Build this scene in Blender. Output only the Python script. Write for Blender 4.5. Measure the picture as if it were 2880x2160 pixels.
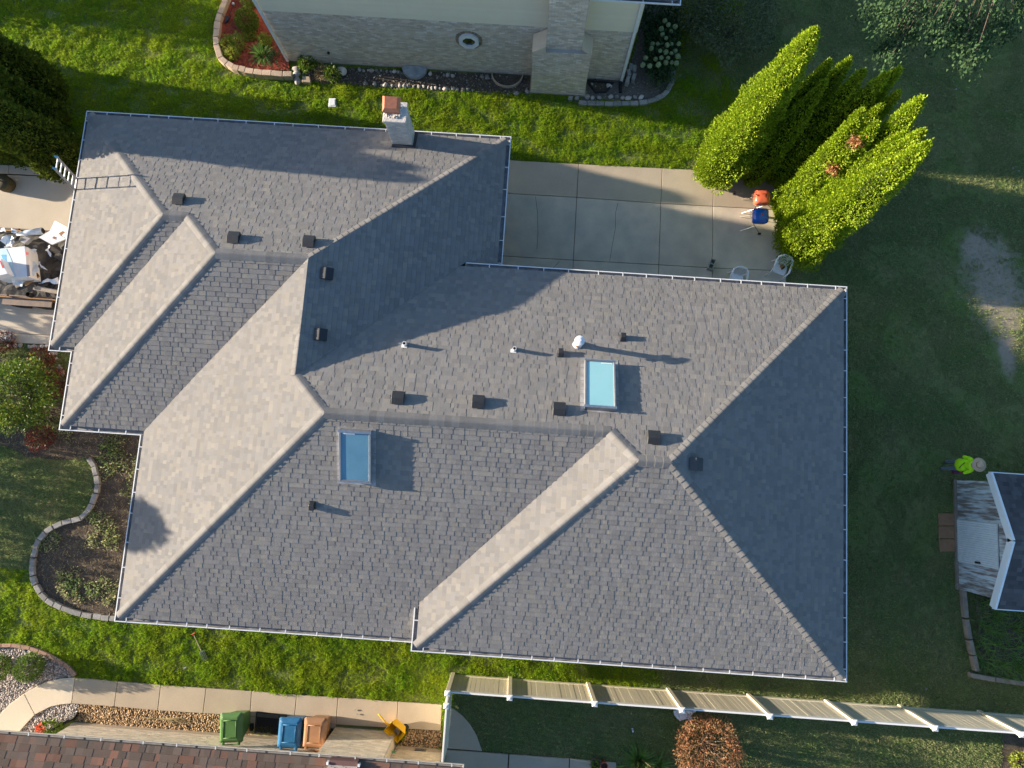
import bpy, bmesh, math, random
import numpy as np
from mathutils import Vector, Matrix, noise
random.seed(7); rng = np.random.default_rng(7)
for o in list(bpy.data.objects): bpy.data.objects.remove(o)
scene = bpy.context.scene
COL = scene.collection
# ------------------------------------------------------------------ camera
HC = 23.0                                        # drone height above the lawn
FPX, TILT, ROLL, YAW = 1843.83, .1306, -.0338, -.1002
cr, sr, ct, st = math.cos(ROLL), math.sin(ROLL), math.cos(TILT), math.sin(TILT)
cy, sy = math.cos(YAW), math.sin(YAW)
def hs(v): return Vector((cy*v[0]+sy*v[1], -sy*v[0]+cy*v[1], v[2]))
AX, AY, AZ = hs((cr, sr*ct, sr*st)), hs((-sr, cr*ct, cr*st)), hs((0, -st, ct))
cam = bpy.data.cameras.new('camera'); camo = bpy.data.objects.new('camera', cam); COL.objects.link(camo)
cam.sensor_width = 36; cam.lens = FPX/2880*36; cam.clip_end = 2000
camo.matrix_world = Matrix(((AX.x, AY.x, AZ.x, 0), (AX.y, AY.y, AZ.y, 0), (AX.z, AY.z, AZ.z, HC), (0, 0, 0, 1)))
scene.camera = camo
# ------------------------------------------------------------------ sky, sun, exposure
SUN_EL, SUN_AZ = math.radians(11.1), math.radians(-6)     # light travels along +s, slightly -t
SD = Vector((math.cos(SUN_AZ)*math.cos(SUN_EL), math.sin(SUN_AZ)*math.cos(SUN_EL), -math.sin(SUN_EL)))
w = bpy.data.worlds.new('World'); scene.world = w; w.use_nodes = True
nt = w.node_tree; bg = nt.nodes['Background']
sky = nt.nodes.new('ShaderNodeTexSky'); sky.sky_type = 'NISHITA'; sky.sun_disc = False
sky.sun_elevation = SUN_EL; sky.sun_rotation = math.atan2(-SD.x, -SD.y) % (2*math.pi)
sky.air_density = 1.0; sky.dust_density = 1.0; sky.ozone_density = 3.0
nt.links.new(sky.outputs[0], bg.inputs[0]); bg.inputs[1].default_value = .098
sl = bpy.data.lights.new('sun', 'SUN'); sl.energy = 5.0; sl.angle = math.radians(.55); sl.color = (1, .86, .68)
so = bpy.data.objects.new('sun', sl); COL.objects.link(so); so.rotation_euler = SD.to_track_quat('-Z', 'Y').to_euler()
so.location = (-30, 3, 20)
scene.view_settings.view_transform = 'Standard'; scene.view_settings.look = 'None'
scene.view_settings.exposure = 1.58; scene.view_settings.gamma = 1
scene.render.engine = 'CYCLES'
scene.cycles.max_bounces = 6; scene.cycles.transparent_max_bounces = 6
# ------------------------------------------------------------------ surveying: photo pixel (2880 x 2160) -> place in the yard
def ray(px, py):
    xc, yc = (px-1440)/FPX, -(py-1080)/FPX
    d = AX*xc + AY*yc - AZ
    return d
def at(px, py, z=0.0):
    d = ray(px, py); k = (z-HC)/d.z
    return Vector((k*d.x, k*d.y, z))
def att(px, py, t):
    d = ray(px, py); k = t/d.y
    return Vector((k*d.x, t, HC+k*d.z))
def atpl(px, py, pl):
    a, b, c = pl; d = ray(px, py); k = (c-HC)/(d.z-a*d.x-b*d.y)
    return Vector((k*d.x, k*d.y, HC+k*d.z))
def T(ox, oy, *pts, k=.3255): return [(ox+k*x, oy+k*y) for x, y in pts]
def ground(pts, z=0.0): return [at(x, y, z) for x, y in pts]
# ------------------------------------------------------------------ materials
MATS = {}
def mat(name, c1, c2=None, scale=3.0, rough=.8, bump=0, bscale=60, metal=0, island=0, c3=None, spec=.3, speck=0, speckscale=150,
        trans=0, detail=4, contrast=.18, coat=0, obj=False, stretch=None):
    m = bpy.data.materials.new(name); m.use_nodes = True; n = m.node_tree.nodes; l = m.node_tree.links
    b = n['Principled BSDF']; out = n['Material Output']
    b.inputs['Roughness'].default_value = rough; b.inputs['Metallic'].default_value = metal
    b.inputs['Specular IOR Level'].default_value = spec; b.inputs['Coat Weight'].default_value = coat
    if obj:
        tc = n.new('ShaderNodeTexCoord'); pos = tc.outputs['Object']
    else:
        ge = n.new('ShaderNodeNewGeometry'); pos = ge.outputs['Position']
    if stretch:
        mp = n.new('ShaderNodeMapping'); mp.inputs['Scale'].default_value = stretch; l.new(pos, mp.inputs[0]); pos = mp.outputs[0]
    def mixc(f, a, bb, mode='MIX'):
        x = n.new('ShaderNodeMix'); x.data_type = 'RGBA'; x.blend_type = mode
        for s, v in ((0, f), (6, a), (7, bb)):
            if isinstance(v, (tuple, list)): x.inputs[s].default_value = (*v, 1)
            elif isinstance(v, (int, float)): x.inputs[s].default_value = v
            else: l.new(v, x.inputs[s])
        return x.outputs[2]
    def nz(sc, det=detail):
        t = n.new('ShaderNodeTexNoise'); t.inputs['Scale'].default_value = sc; t.inputs['Detail'].default_value = det
        l.new(pos, t.inputs['Vector']); return t.outputs['Fac']
    def ramp(f, lo, hi):
        r = n.new('ShaderNodeMapRange'); r.inputs[1].default_value = lo; r.inputs[2].default_value = hi; l.new(f, r.inputs[0]); return r.outputs[0]
    col = c1
    if c2 is not None: col = mixc(ramp(nz(scale), .5-contrast, .5+contrast), c1, c2)
    if island:
        g2 = n.new('ShaderNodeNewGeometry'); oi = n.new('ShaderNodeObjectInfo')
        ad = n.new('ShaderNodeMath'); ad.operation = 'ADD'; l.new(g2.outputs['Random Per Island'], ad.inputs[0]); l.new(oi.outputs['Random'], ad.inputs[1])
        fr = n.new('ShaderNodeMath'); fr.operation = 'FRACT'; l.new(ad.outputs[0], fr.inputs[0])
        if c3 is not None:
            m2 = n.new('ShaderNodeMath'); m2.operation = 'MULTIPLY'; m2.inputs[1].default_value = 7.31; l.new(fr.outputs[0], m2.inputs[0])
            f2 = n.new('ShaderNodeMath'); f2.operation = 'FRACT'; l.new(m2.outputs[0], f2.inputs[0])
            col = mixc(ramp(f2.outputs[0], .55, 1.0), col, c3)
        r = n.new('ShaderNodeMapRange'); r.inputs[3].default_value = 1-island; r.inputs[4].default_value = 1+island; l.new(fr.outputs[0], r.inputs[0])
        v = n.new('ShaderNodeCombineColor')
        for i in range(3): l.new(r.outputs[0], v.inputs[i])
        col = mixc(1.0, col, v.outputs[0], 'MULTIPLY')
    if speck:
        r = ramp(nz(speckscale, 2), .3, .7); rr = n.new('ShaderNodeMapRange'); rr.inputs[3].default_value = 1-speck; rr.inputs[4].default_value = 1+speck; l.new(r, rr.inputs[0])
        v = n.new('ShaderNodeCombineColor')
        for i in range(3): l.new(rr.outputs[0], v.inputs[i])
        col = mixc(1.0, col, v.outputs[0], 'MULTIPLY')
    if isinstance(col, tuple): b.inputs['Base Color'].default_value = (*col, 1)
    else: l.new(col, b.inputs['Base Color'])
    if bump:
        bp = n.new('ShaderNodeBump'); bp.inputs['Strength'].default_value = bump; bp.inputs['Distance'].default_value = .02
        l.new(nz(bscale), bp.inputs['Height']); l.new(bp.outputs[0], b.inputs['Normal'])
    if trans:
        tr = n.new('ShaderNodeBsdfTranslucent'); ms = n.new('ShaderNodeMixShader'); ms.inputs[0].default_value = trans
        if isinstance(col, tuple): tr.inputs[0].default_value = (*col, 1)
        else: l.new(col, tr.inputs[0])
        l.new(b.outputs[0], ms.inputs[1]); l.new(tr.outputs[0], ms.inputs[2]); l.new(ms.outputs[0], out.inputs[0])
    MATS[name] = m; return m
M = MATS
mat('soil_turf', (.13, .19, .05), (.20, .20, .085), scale=.8, rough=1, bump=.6, bscale=30, speck=.45, speckscale=60, spec=.05)
mat('grass_blade', (.19, .39, .008), (.33, .44, .010), scale=.9, rough=.6, island=.35, c3=(.42, .46, .06), trans=.5, spec=.25)
mat('grass_worn', (.20, .31, .095), (.33, .36, .16), scale=1.1, rough=.7, island=.35, c3=(.50, .43, .28), trans=.4, spec=.15)
mat('tall_blade', (.12, .26, .05), (.17, .33, .06), scale=1.3, rough=.5, island=.35, c3=(.2, .24, .07), trans=.3)
mat('dirt', (.40, .345, .275), (.30, .26, .21), scale=2.2, rough=1, bump=.5, bscale=70, speck=.2, spec=.05)
mat('bed_soil', (.085, .068, .052), (.13, .105, .08), scale=4, rough=1, bump=.9, bscale=35, speck=.4, speckscale=50, spec=.05)
mat('red_mulch', (.30, .07, .04), (.22, .05, .03), scale=9, rough=.95, bump=.9, bscale=50, island=.35, speck=.2)
mat('concrete', (.52, .43, .32), (.45, .37, .28), scale=1.1, rough=.9, bump=.12, bscale=120, speck=.10, speckscale=90, island=.05, spec=.15, detail=8)
mat('concrete_light', (.70, .61, .48), (.62, .54, .425), scale=.9, rough=.9, bump=.1, bscale=120, speck=.07, speckscale=90, island=.04, spec=.15, detail=8)
mat('concrete_stained', (.70, .59, .455), (.47, .41, .335), scale=1.6, rough=.88, bump=.12, bscale=120, speck=.12, speckscale=70, island=.05, spec=.2, detail=10, contrast=.3)
mat('shingle', (.208, .200, .194), (.228, .217, .208), scale=.35, rough=.95, bump=.25, bscale=300, island=.105, c3=(.25, .232, .206), speck=.14, speckscale=170, spec=.12)
mat('ridge_cap', (.20, .192, .183), (.222, .211, .20), scale=2.5, rough=.95, bump=.25, bscale=300, island=.13, speck=.12, speckscale=170, spec=.12)
mat('underlay', (.055, .055, .058), rough=.95)
mat('brown_shingle', (.115, .09, .075), (.14, .105, .085), scale=.8, rough=.95, bump=.25, bscale=300, island=.2, c3=(.20, .105, .075), speck=.16, speckscale=150, spec=.1)
mat('shed_shingle', (.085, .088, .095), (.11, .11, .115), scale=1, rough=.95, bump=.25, bscale=300, island=.25, speck=.12, spec=.1)
mat('white_metal', (.78, .79, .80), (.70, .71, .72), scale=6, rough=.42, spec=.5)
mat('gutter_inside', (.36, .36, .38), (.22, .21, .20), scale=5, rough=.6, spec=.4)
mat('tan_gutter', (.62, .58, .50), (.50, .45, .37), scale=6, rough=.5, spec=.4)
mat('black_metal', (.022, .024, .028), (.03, .031, .034), scale=8, rough=.45, spec=.45)
mat('grey_metal', (.33, .33, .34), (.27, .27, .28), scale=8, rough=.4, metal=.6)
mat('steel', (.55, .56, .57), (.42, .42, .43), scale=10, rough=.35, metal=.9)
mat('aluminium', (.75, .76, .78), (.62, .63, .65), scale=10, rough=.4, metal=.55)
mat('copper', (.50, .205, .12), (.40, .16, .10), scale=9, rough=.42, metal=.55, bump=.08, bscale=20)
mat('chimney_brick', (.58, .55, .50), (.50, .47, .43), scale=9, rough=.9, bump=.3, bscale=90, island=.14, speck=.12)
mat('mortar', (.46, .43, .395), (.40, .37, .34), scale=20, rough=.95)
mat('mortar_white', (.66, .62, .57), (.55, .50, .46), scale=9, rough=.9, bump=.6, bscale=30)
mat('grey_brick', (.60, .50, .40), (.64, .545, .44), scale=6, rough=.9, bump=.3, bscale=60, island=.17, c3=(.70, .64, .57), speck=.1)
mat('brick_edge', (.27, .20, .14), (.34, .25, .17), scale=6, rough=.9, island=.2)
mat('tan_brick', (.72, .62, .49), (.66, .57, .45), scale=6, rough=.9, bump=.2, bscale=60, island=.10, c3=(.56, .47, .37))
mat('siding', (.84, .74, .55), (.81, .71, .53), scale=2, rough=.6, spec=.3, island=.02)
mat('house_wall', (.42, .34, .27), (.36, .29, .23), scale=5, rough=.9, bump=.3)
mat('vinyl_tan', (.74, .67, .51), (.71, .64, .485), scale=3, rough=.42, island=.04, spec=.4)
mat('vinyl_white', (.80, .79, .76), rough=.4, spec=.4)
mat('white_plastic', (.86, .88, .90), (.82, .84, .86), scale=8, rough=.4, spec=.4)
mat('edging_grey', (.34, .325, .30), (.27, .26, .24), scale=14, rough=.95, bump=.5, bscale=60, island=.16, speck=.12)
mat('edging_tan', (.52, .40, .29), (.45, .34, .25), scale=12, rough=.95, bump=.5, bscale=60, island=.12, speck=.12)
mat('edging_pink', (.46, .29, .21), (.40, .25, .185), scale=12, rough=.95, bump=.3, bscale=80, island=.06, speck=.08)
mat('rock', (.40, .36, .32), (.30, .285, .27), scale=10, rough=.85, bump=.4, bscale=40, island=.35, c3=(.58, .52, .46))
mat('pebble_pink', (.42, .345, .305), (.33, .30, .29), scale=25, rough=.8, island=.45, c3=(.62, .56, .51))
mat('pebble_brown', (.32, .20, .10), (.42, .28, .15), scale=25, rough=.8, island=.4, c3=(.56, .42, .27))
mat('pebble_dark', (.13, .115, .10), (.19, .165, .145), scale=25, rough=.9, island=.45, c3=(.33, .30, .27))
mat('glass_cyan', (.27, .53, .57), (.31, .58, .61), scale=1.0, rough=.06, spec=.6, coat=.6)
mat('glass_sky_reflection', (.06, .16, .25), (.16, .33, .43), scale=.9, rough=.05, spec=.7, coat=.8, contrast=.35)  # blue gradient paints the sky's reflection into the opaque pane colour
mat('blind_cyan', (.36, .66, .70), (.42, .72, .75), scale=.8, rough=.8)
mat('blind_blue', (.05, .15, .25), (.16, .33, .44), scale=.8, rough=.7, contrast=.3)
mat('glass_dark', (.02, .02, .015), rough=.05, spec=.6, coat=.6)
mat('arbor_leaf', (.20, .31, .012), (.26, .37, .015), scale=1.6, rough=.65, island=.38, c3=(.34, .40, .03), trans=.25, spec=.2)
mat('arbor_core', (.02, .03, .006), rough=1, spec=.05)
mat('arbor_dead', (.42, .20, .10), (.50, .26, .13), scale=6, rough=.9, island=.3, trans=.15)
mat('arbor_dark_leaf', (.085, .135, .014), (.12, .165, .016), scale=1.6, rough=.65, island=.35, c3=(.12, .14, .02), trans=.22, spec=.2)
mat('bark', (.10, .07, .05), (.15, .11, .08), scale=8, rough=.95, bump=.6, bscale=30)
mat('leaf_green', (.08, .15, .02), (.11, .185, .024), scale=2, rough=.5, island=.35, c3=(.22, .28, .03), trans=.28)
mat('leaf_yellowgreen', (.20, .27, .03), (.27, .31, .045), scale=2, rough=.5, island=.3, c3=(.24, .24, .03), trans=.3)
mat('leaf_deep', (.045, .085, .04), (.06, .11, .045), scale=2, rough=.75, spec=.1, island=.35, c3=(.08, .15, .06), trans=.25)
mat('leaf_grey', (.12, .155, .085), (.16, .19, .10), scale=2, rough=.8, spec=.1, island=.35, trans=.2)
mat('leaf_red', (.16, .035, .025), (.10, .03, .025), scale=3, rough=.5, island=.35, c3=(.28, .06, .03), trans=.25)
mat('leaf_rust', (.28, .12, .06), (.19, .15, .06), scale=2.2, rough=.6, island=.35, c3=(.42, .16, .08), trans=.25)
mat('flower_pale', (.20, .27, .12), (.27, .32, .17), scale=20, rough=.8, island=.2, bump=.8, bscale=60)
mat('flower_coral', (.75, .18, .10), rough=.7, island=.2)
mat('straw', (.42, .33, .17), (.34, .26, .13), scale=6, rough=.9, island=.3)
mat('bin_green', (.075, .17, .045), (.09, .195, .06), scale=5, rough=.45, spec=.35)
mat('bin_blue', (.02, .13, .29), (.03, .16, .33), scale=5, rough=.42, spec=.35)
mat('bin_brown', (.36, .19, .10), (.39, .21, .115), scale=5, rough=.42, spec=.35)
mat('rubber', (.02, .02, .02), rough=.8)
mat('yellow_plastic', (.85, .48, .008), (.80, .44, .008), scale=5, rough=.4, spec=.35)
mat('grill_red', (.72, .15, .075), (.68, .14, .07), scale=6, rough=.25, spec=.5, coat=.4)
mat('grill_blue', (.008, .10, .52), (.008, .12, .56), scale=6, rough=.22, spec=.5, coat=.5)
mat('chrome_wire', (.62, .58, .50), rough=.3, metal=.9)
mat('cinder', (.40, .41, .36), (.34, .35, .31), scale=25, rough=.95, bump=.6, bscale=80)
mat('pot_tan', (.36, .20, .11), (.28, .15, .08), scale=10, rough=.85)
mat('dark_soil', (.05, .03, .02), rough=1)
mat('hivis', (.55, .98, .02), (.48, .92, .03), scale=8, rough=.75, spec=.1)
mat('jeans', (.19, .23, .28), (.15, .18, .22), scale=14, rough=.9)
mat('skin', (.45, .27, .19), rough=.55)
mat('hat_straw', (.66, .47, .30), (.60, .42, .27), scale=12, rough=.9, bump=.2, bscale=120)
mat('hair_dark', (.02, .015, .012), rough=.8)
mat('boot', (.04, .03, .025), rough=.8)
mat('shed_paint', (.62, .70, .74), (.25, .22, .20), scale=2.4, rough=.9, bump=.3, bscale=30, island=.14, contrast=.1, detail=8, stretch=(3, 5, .7))
mat('shed_door', (.74, .80, .82), (.68, .74, .76), scale=4, rough=.5)
mat('timber', (.34, .29, .23), (.24, .20, .16), scale=5, rough=.95, bump=.5, bscale=30, island=.15)
mat('wood_old', (.30, .25, .20), (.40, .34, .27), scale=6, rough=.9, bump=.3, bscale=40, island=.2)
mat('wood_orange', (.42, .25, .12), (.35, .20, .10), scale=7, rough=.85)
mat('paper_white', (.82, .83, .84), (.76, .78, .80), scale=5, rough=.7, spec=.2)
mat('box_skyblue', (.45, .68, .82), (.62, .80, .90), scale=4, rough=.55)
mat('box_blue', (.10, .42, .72), rough=.55)
mat('box_red', (.62, .06, .05), rough=.55)
mat('box_taupe', (.36, .29, .26), rough=.6)
mat('plastic_film', (.56, .66, .74), (.70, .76, .80), scale=5, rough=.35, spec=.5)
mat('felt', (.055, .052, .05), (.12, .11, .095), scale=3, rough=.95, bump=.5, bscale=30, island=.3)
mat('trailer_steel', (.14, .12, .11), (.24, .17, .13), scale=5, rough=.65, metal=.2)
mat('olive', (.085, .072, .035), (.11, .09, .045), scale=7, rough=.7)
mat('grey_cloth', (.20, .22, .24), (.30, .32, .34), scale=15, rough=.9)
mat('red_brown_metal', (.16, .09, .085), rough=.5)
mat('well_plastic', (.40, .43, .45), (.26, .28, .29), scale=5, rough=.35, spec=.5)
mat('blue_cap', (.12, .35, .48), rough=.5)
mat('purple_cloth', (.26, .06, .12), (.12, .06, .2), scale=20, rough=.8)
mat('green_handle', (.10, .42, .16), rough=.5)
mat('logo_dark', (.03, .02, .02), rough=.6)
mat('pale_trim', (.80, .86, .88), (.74, .80, .83), scale=3, rough=.5)
def clear_glass(name):
    m = bpy.data.materials.new(name); m.use_nodes = True; n, l = m.node_tree.nodes, m.node_tree.links; n.remove(n['Principled BSDF']); out = n['Material Output']
    tr, gl, mx, fr = n.new('ShaderNodeBsdfTransparent'), n.new('ShaderNodeBsdfGlossy'), n.new('ShaderNodeMixShader'), n.new('ShaderNodeFresnel'); fr.inputs[0].default_value = 1.9
    tr.inputs[0].default_value = (.86, .94, .96, 1); gl.inputs['Roughness'].default_value = .03
    nz = n.new('ShaderNodeTexNoise'); nz.inputs['Scale'].default_value = 1.3; ge = n.new('ShaderNodeNewGeometry'); l.new(ge.outputs['Position'], nz.inputs['Vector'])
    df, m2, mr = n.new('ShaderNodeBsdfDiffuse'), n.new('ShaderNodeMixShader'), n.new('ShaderNodeMapRange'); df.inputs[0].default_value = (.55, .6, .62, 1); mr.inputs[1].default_value = .45; mr.inputs[2].default_value = .8; mr.inputs[4].default_value = .25; l.new(nz.outputs['Fac'], mr.inputs[0])
    l.new(fr.outputs[0], mx.inputs[0]); l.new(tr.outputs[0], mx.inputs[1]); l.new(gl.outputs[0], mx.inputs[2]); l.new(mr.outputs[0], m2.inputs[0]); l.new(mx.outputs[0], m2.inputs[1]); l.new(df.outputs[0], m2.inputs[2]); l.new(m2.outputs[0], out.inputs[0]); M[name] = m
clear_glass('clear_glass')
# ------------------------------------------------------------------ object helpers
WL = {}
def thing(name, label, cat, loc=(0, 0, 0), group=None):
    o = bpy.data.objects.new(name, None); COL.objects.link(o); o.location = loc; o.empty_display_size = .2
    o['label'] = label; o['category'] = cat
    if group: o['group'] = group
    WL[o] = Vector(loc); return o
def tag(o, label, cat, group=None):
    o['label'] = label; o['category'] = cat
    if group: o['group'] = group
    return o
def link_mesh(name, me, parent=None, loc=None):
    o = bpy.data.objects.new(name, me); COL.objects.link(o)
    if parent is not None: o.parent = parent; WL[o] = WL[parent]
    else:
        o.location = loc or (0, 0, 0); WL[o] = Vector(loc or (0, 0, 0))
    return o
class MB:
    def __init__(s): s.v = []; s.f = []; s.mi = []
    def add(s, vs, fs, mi=0):
        b = len(s.v); s.v += [tuple(p) for p in vs]; s.f += [tuple(i+b for i in f) for f in fs]; s.mi += [mi]*len(fs); return s
    def box(s, lo, hi, mi=0):
        x0, y0, z0 = lo; x1, y1, z1 = hi
        return s.add([(x0, y0, z0), (x1, y0, z0), (x1, y1, z0), (x0, y1, z0), (x0, y0, z1), (x1, y0, z1), (x1, y1, z1), (x0, y1, z1)],
              [(0, 3, 2, 1), (4, 5, 6, 7), (0, 1, 5, 4), (1, 2, 6, 5), (2, 3, 7, 6), (3, 0, 4, 7)], mi)
    def obox(s, c, ax, ay, az, mi=0):                     # centre + half-axis vectors
        c, ax, ay, az = Vector(c), Vector(ax), Vector(ay), Vector(az)
        vs = [c+sx*ax+sy_*ay+sz*az for sz in (-1, 1) for sx, sy_ in ((-1, -1), (1, -1), (1, 1), (-1, 1))]
        return s.add(vs, [(0, 3, 2, 1), (4, 5, 6, 7), (0, 1, 5, 4), (1, 2, 6, 5), (2, 3, 7, 6), (3, 0, 4, 7)], mi)
    def prism(s, pts, z0, z1, mi=0):                      # pts: ccw plan outline
        n = len(pts); A = sum(pts[i][0]*pts[(i+1) % n][1]-pts[(i+1) % n][0]*pts[i][1] for i in range(n))
        if A < 0: pts = pts[::-1]
        vs = [(p[0], p[1], z0) for p in pts]+[(p[0], p[1], z1) for p in pts]
        return s.add(vs, [tuple(range(n-1, -1, -1)), tuple(range(n, 2*n))]+[(i, (i+1) % n, n+(i+1) % n, n+i) for i in range(n)], mi)
    def tube(s, pts, rad, seg=8, mi=0, cap=True):
        pts = [Vector(p) for p in pts]; n = len(pts); rad = rad if isinstance(rad, (list, tuple)) else [rad]*n
        vs = []; fs = []; up = None
        for i, p in enumerate(pts):
            d = (pts[min(i+1, n-1)]-pts[max(i-1, 0)]).normalized()
            if up is None:
                up = d.cross(Vector((0, 0, 1)))
                if up.length < .1: up = Vector((1, 0, 0))
            up = (up-d*up.dot(d)).normalized(); q = d.cross(up)
            for k in range(seg):
                a = 2*math.pi*k/seg; vs.append(p+rad[i]*(math.cos(a)*up+math.sin(a)*q))
        for i in range(n-1):
            for k in range(seg):
                fs.append((i*seg+k, i*seg+(k+1) % seg, (i+1)*seg+(k+1) % seg, (i+1)*seg+k))
        if cap: fs += [tuple(range(seg-1, -1, -1)), tuple((n-1)*seg+k for k in range(seg))]
        return s.add(vs, fs, mi)
    def lathe(s, c, prof, seg=16, mi=0, sx=1, sy_=1):     # prof: (r,z)
        c = Vector(c); vs = []; fs = []; n = len(prof)
        for r, z in prof:
            for k in range(seg):
                a = 2*math.pi*k/seg; vs.append(c+Vector((r*sx*math.cos(a), r*sy_*math.sin(a), z)))
        for i in range(n-1):
            for k in range(seg): fs.append((i*seg+k, i*seg+(k+1) % seg, (i+1)*seg+(k+1) % seg, (i+1)*seg+k))
        fs += [tuple(range(seg-1, -1, -1)), tuple((n-1)*seg+k for k in range(seg))]
        return s.add(vs, fs, mi)
    def xform(s, mtx):
        s.v = [tuple(mtx @ Vector(p)) for p in s.v]; return s
    def build(s, name, m, parent=None, bevel=0, smooth=False, seg=1, origin=None):
        off = WL[parent] if parent is not None else None
        if parent is None:
            if origin is None:
                a = np.array(s.v); origin = Vector(((a[:, 0].min()+a[:, 0].max())/2, (a[:, 1].min()+a[:, 1].max())/2, a[:, 2].min()))
            off = Vector(origin)
        me = bpy.data.meshes.new(name); me.from_pydata([tuple(Vector(p)-off) for p in s.v], [], s.f)
        for mm in (m if isinstance(m, (list, tuple)) else [m]): me.materials.append(M[mm] if isinstance(mm, str) else mm)
        if any(s.mi): me.polygons.foreach_set('material_index', s.mi)
        if bevel:
            bm = bmesh.new(); bm.from_mesh(me)
            bmesh.ops.bevel(bm, geom=[e for e in bm.edges if len(e.link_faces) == 2 and e.calc_face_angle() > .5], offset=bevel, segments=seg, affect='EDGES', clamp_overlap=True)
            bm.to_mesh(me); bm.free()
        if smooth: me.polygons.foreach_set('use_smooth', [True]*len(me.polygons))
        me.update()
        return link_mesh(name, me, parent, origin if parent is None else None)
def copy_tree(o, parent=None):
    c = o.copy(); COL.objects.link(c); c.parent = parent; WL[c] = WL[o]
    for ch in [x for x in bpy.data.objects if x.parent == o]: copy_tree(ch, c)
    return c
def struct(o): o['kind'] = 'structure'; return o
def stuff(o): o['kind'] = 'stuff'; return o
def np_mesh(name, V, F, m, parent=None, origin=None, smooth=False):
    """big numpy mesh, all faces with the same corner count"""
    off = WL[parent] if parent is not None else Vector(origin or (0, 0, 0))
    me = bpy.data.meshes.new(name); V = (np.asarray(V, float)-np.array(off)).astype(np.float32); F = np.asarray(F, np.int32); k = F.shape[1]
    me.vertices.add(len(V)); me.vertices.foreach_set('co', V.ravel())
    me.loops.add(F.size); me.loops.foreach_set('vertex_index', F.ravel())
    me.polygons.add(len(F)); me.polygons.foreach_set('loop_start', np.arange(0, F.size, k, dtype=np.int32)); me.polygons.foreach_set('loop_total', np.full(len(F), k, np.int32))
    me.materials.append(M[m]); me.update(calc_edges=True); me.validate()
    return link_mesh(name, me, parent, None if parent is not None else tuple(off))
def inpoly(P, poly):
    x, y = P[:, 0], P[:, 1]; r = np.zeros(len(P), bool); n = len(poly)
    for i in range(n):
        x0, y0 = poly[i][0], poly[i][1]; x1, y1 = poly[(i+1) % n][0], poly[(i+1) % n][1]
        if y0 == y1: continue
        c = ((y0 > y) != (y1 > y)) & (x < (x1-x0)*(y-y0)/(y1-y0)+x0); r ^= c
    return r
def sample(poly, dens):
    a = np.array([(p[0], p[1]) for p in poly]); lo, hi = a.min(0), a.max(0); n = int(dens*np.prod(hi-lo))
    P = lo+rng.random((n, 2))*(hi-lo); return P[inpoly(P, poly)]
def sheet(name, pts, z, m, kind='structure', parent=None, jag=0):
    out = []
    n = len(pts)
    for i in range(n):
        a, b = Vector((pts[i][0], pts[i][1], 0)), Vector((pts[(i+1) % n][0], pts[(i+1) % n][1], 0))
        k = max(1, int((b-a).length/.12)) if jag else 1
        for j in range(k):
            p = a.lerp(b, j/k)
            if jag: p += Vector((noise.noise(p*3.1), noise.noise(p*3.1+Vector((9, 9, 0))), 0))*jag
            out.append((p.x, p.y))
    mb = MB(); mb.add([(x, y, z) for x, y in out], [tuple(range(len(out)))])
    o = mb.build(name, m, parent, origin=(0, 0, 0) if parent is None else None)
    bm = bmesh.new(); bm.from_mesh(o.data); bmesh.ops.triangulate(bm, faces=bm.faces[:]); bmesh.ops.recalc_face_normals(bm, faces=bm.faces[:])
    for f in bm.faces:
        if f.normal.z < 0: f.normal_flip()
    bm.to_mesh(o.data); bm.free()
    if kind: o['kind'] = kind
    return o
# foliage --------------------------------------------------------------
def leaves(P, D, length, width, jit=.5, up=0.0, fold=False):
    """diamond leaves at P pointing roughly along D"""
    n = len(P); D = D+rng.normal(0, jit, (n, 3)); D[:, 2] += up; D /= np.linalg.norm(D, axis=1)[:, None]+1e-9
    R = rng.normal(0, 1, (n, 3)); S = np.cross(D, R); S /= np.linalg.norm(S, axis=1)[:, None]+1e-9
    L = (length*(.6+.8*rng.random(n)))[:, None]; W = (width*(.6+.8*rng.random(n)))[:, None]
    V = np.stack([P, P+D*L*.45+S*W*.5, P+D*L, P+D*L*.45-S*W*.5], 1).reshape(-1, 3)
    return V, np.arange(4*n).reshape(-1, 4)
def merge(parts):
    V = []; F = []; b = 0
    for v, f in parts: V.append(v); F.append(f+b); b += len(v)
    return np.concatenate(V), np.concatenate(F)
def ball_points(c, r, n, lump=.25, freq=2.0, shell=.35, seed=0):
    u = rng.normal(0, 1, (n, 3)); u /= np.linalg.norm(u, axis=1)[:, None]
    k = np.array([1+lump*noise.noise(Vector(x)*freq+Vector((seed, 0, 0))) for x in u])
    d = k*(1-shell*rng.random(n)**1.5)
    P = np.array(c)+u*np.array(r)*d[:, None]
    return P[P[:, 2] > .01], u[P[:, 2] > .01]
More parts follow.
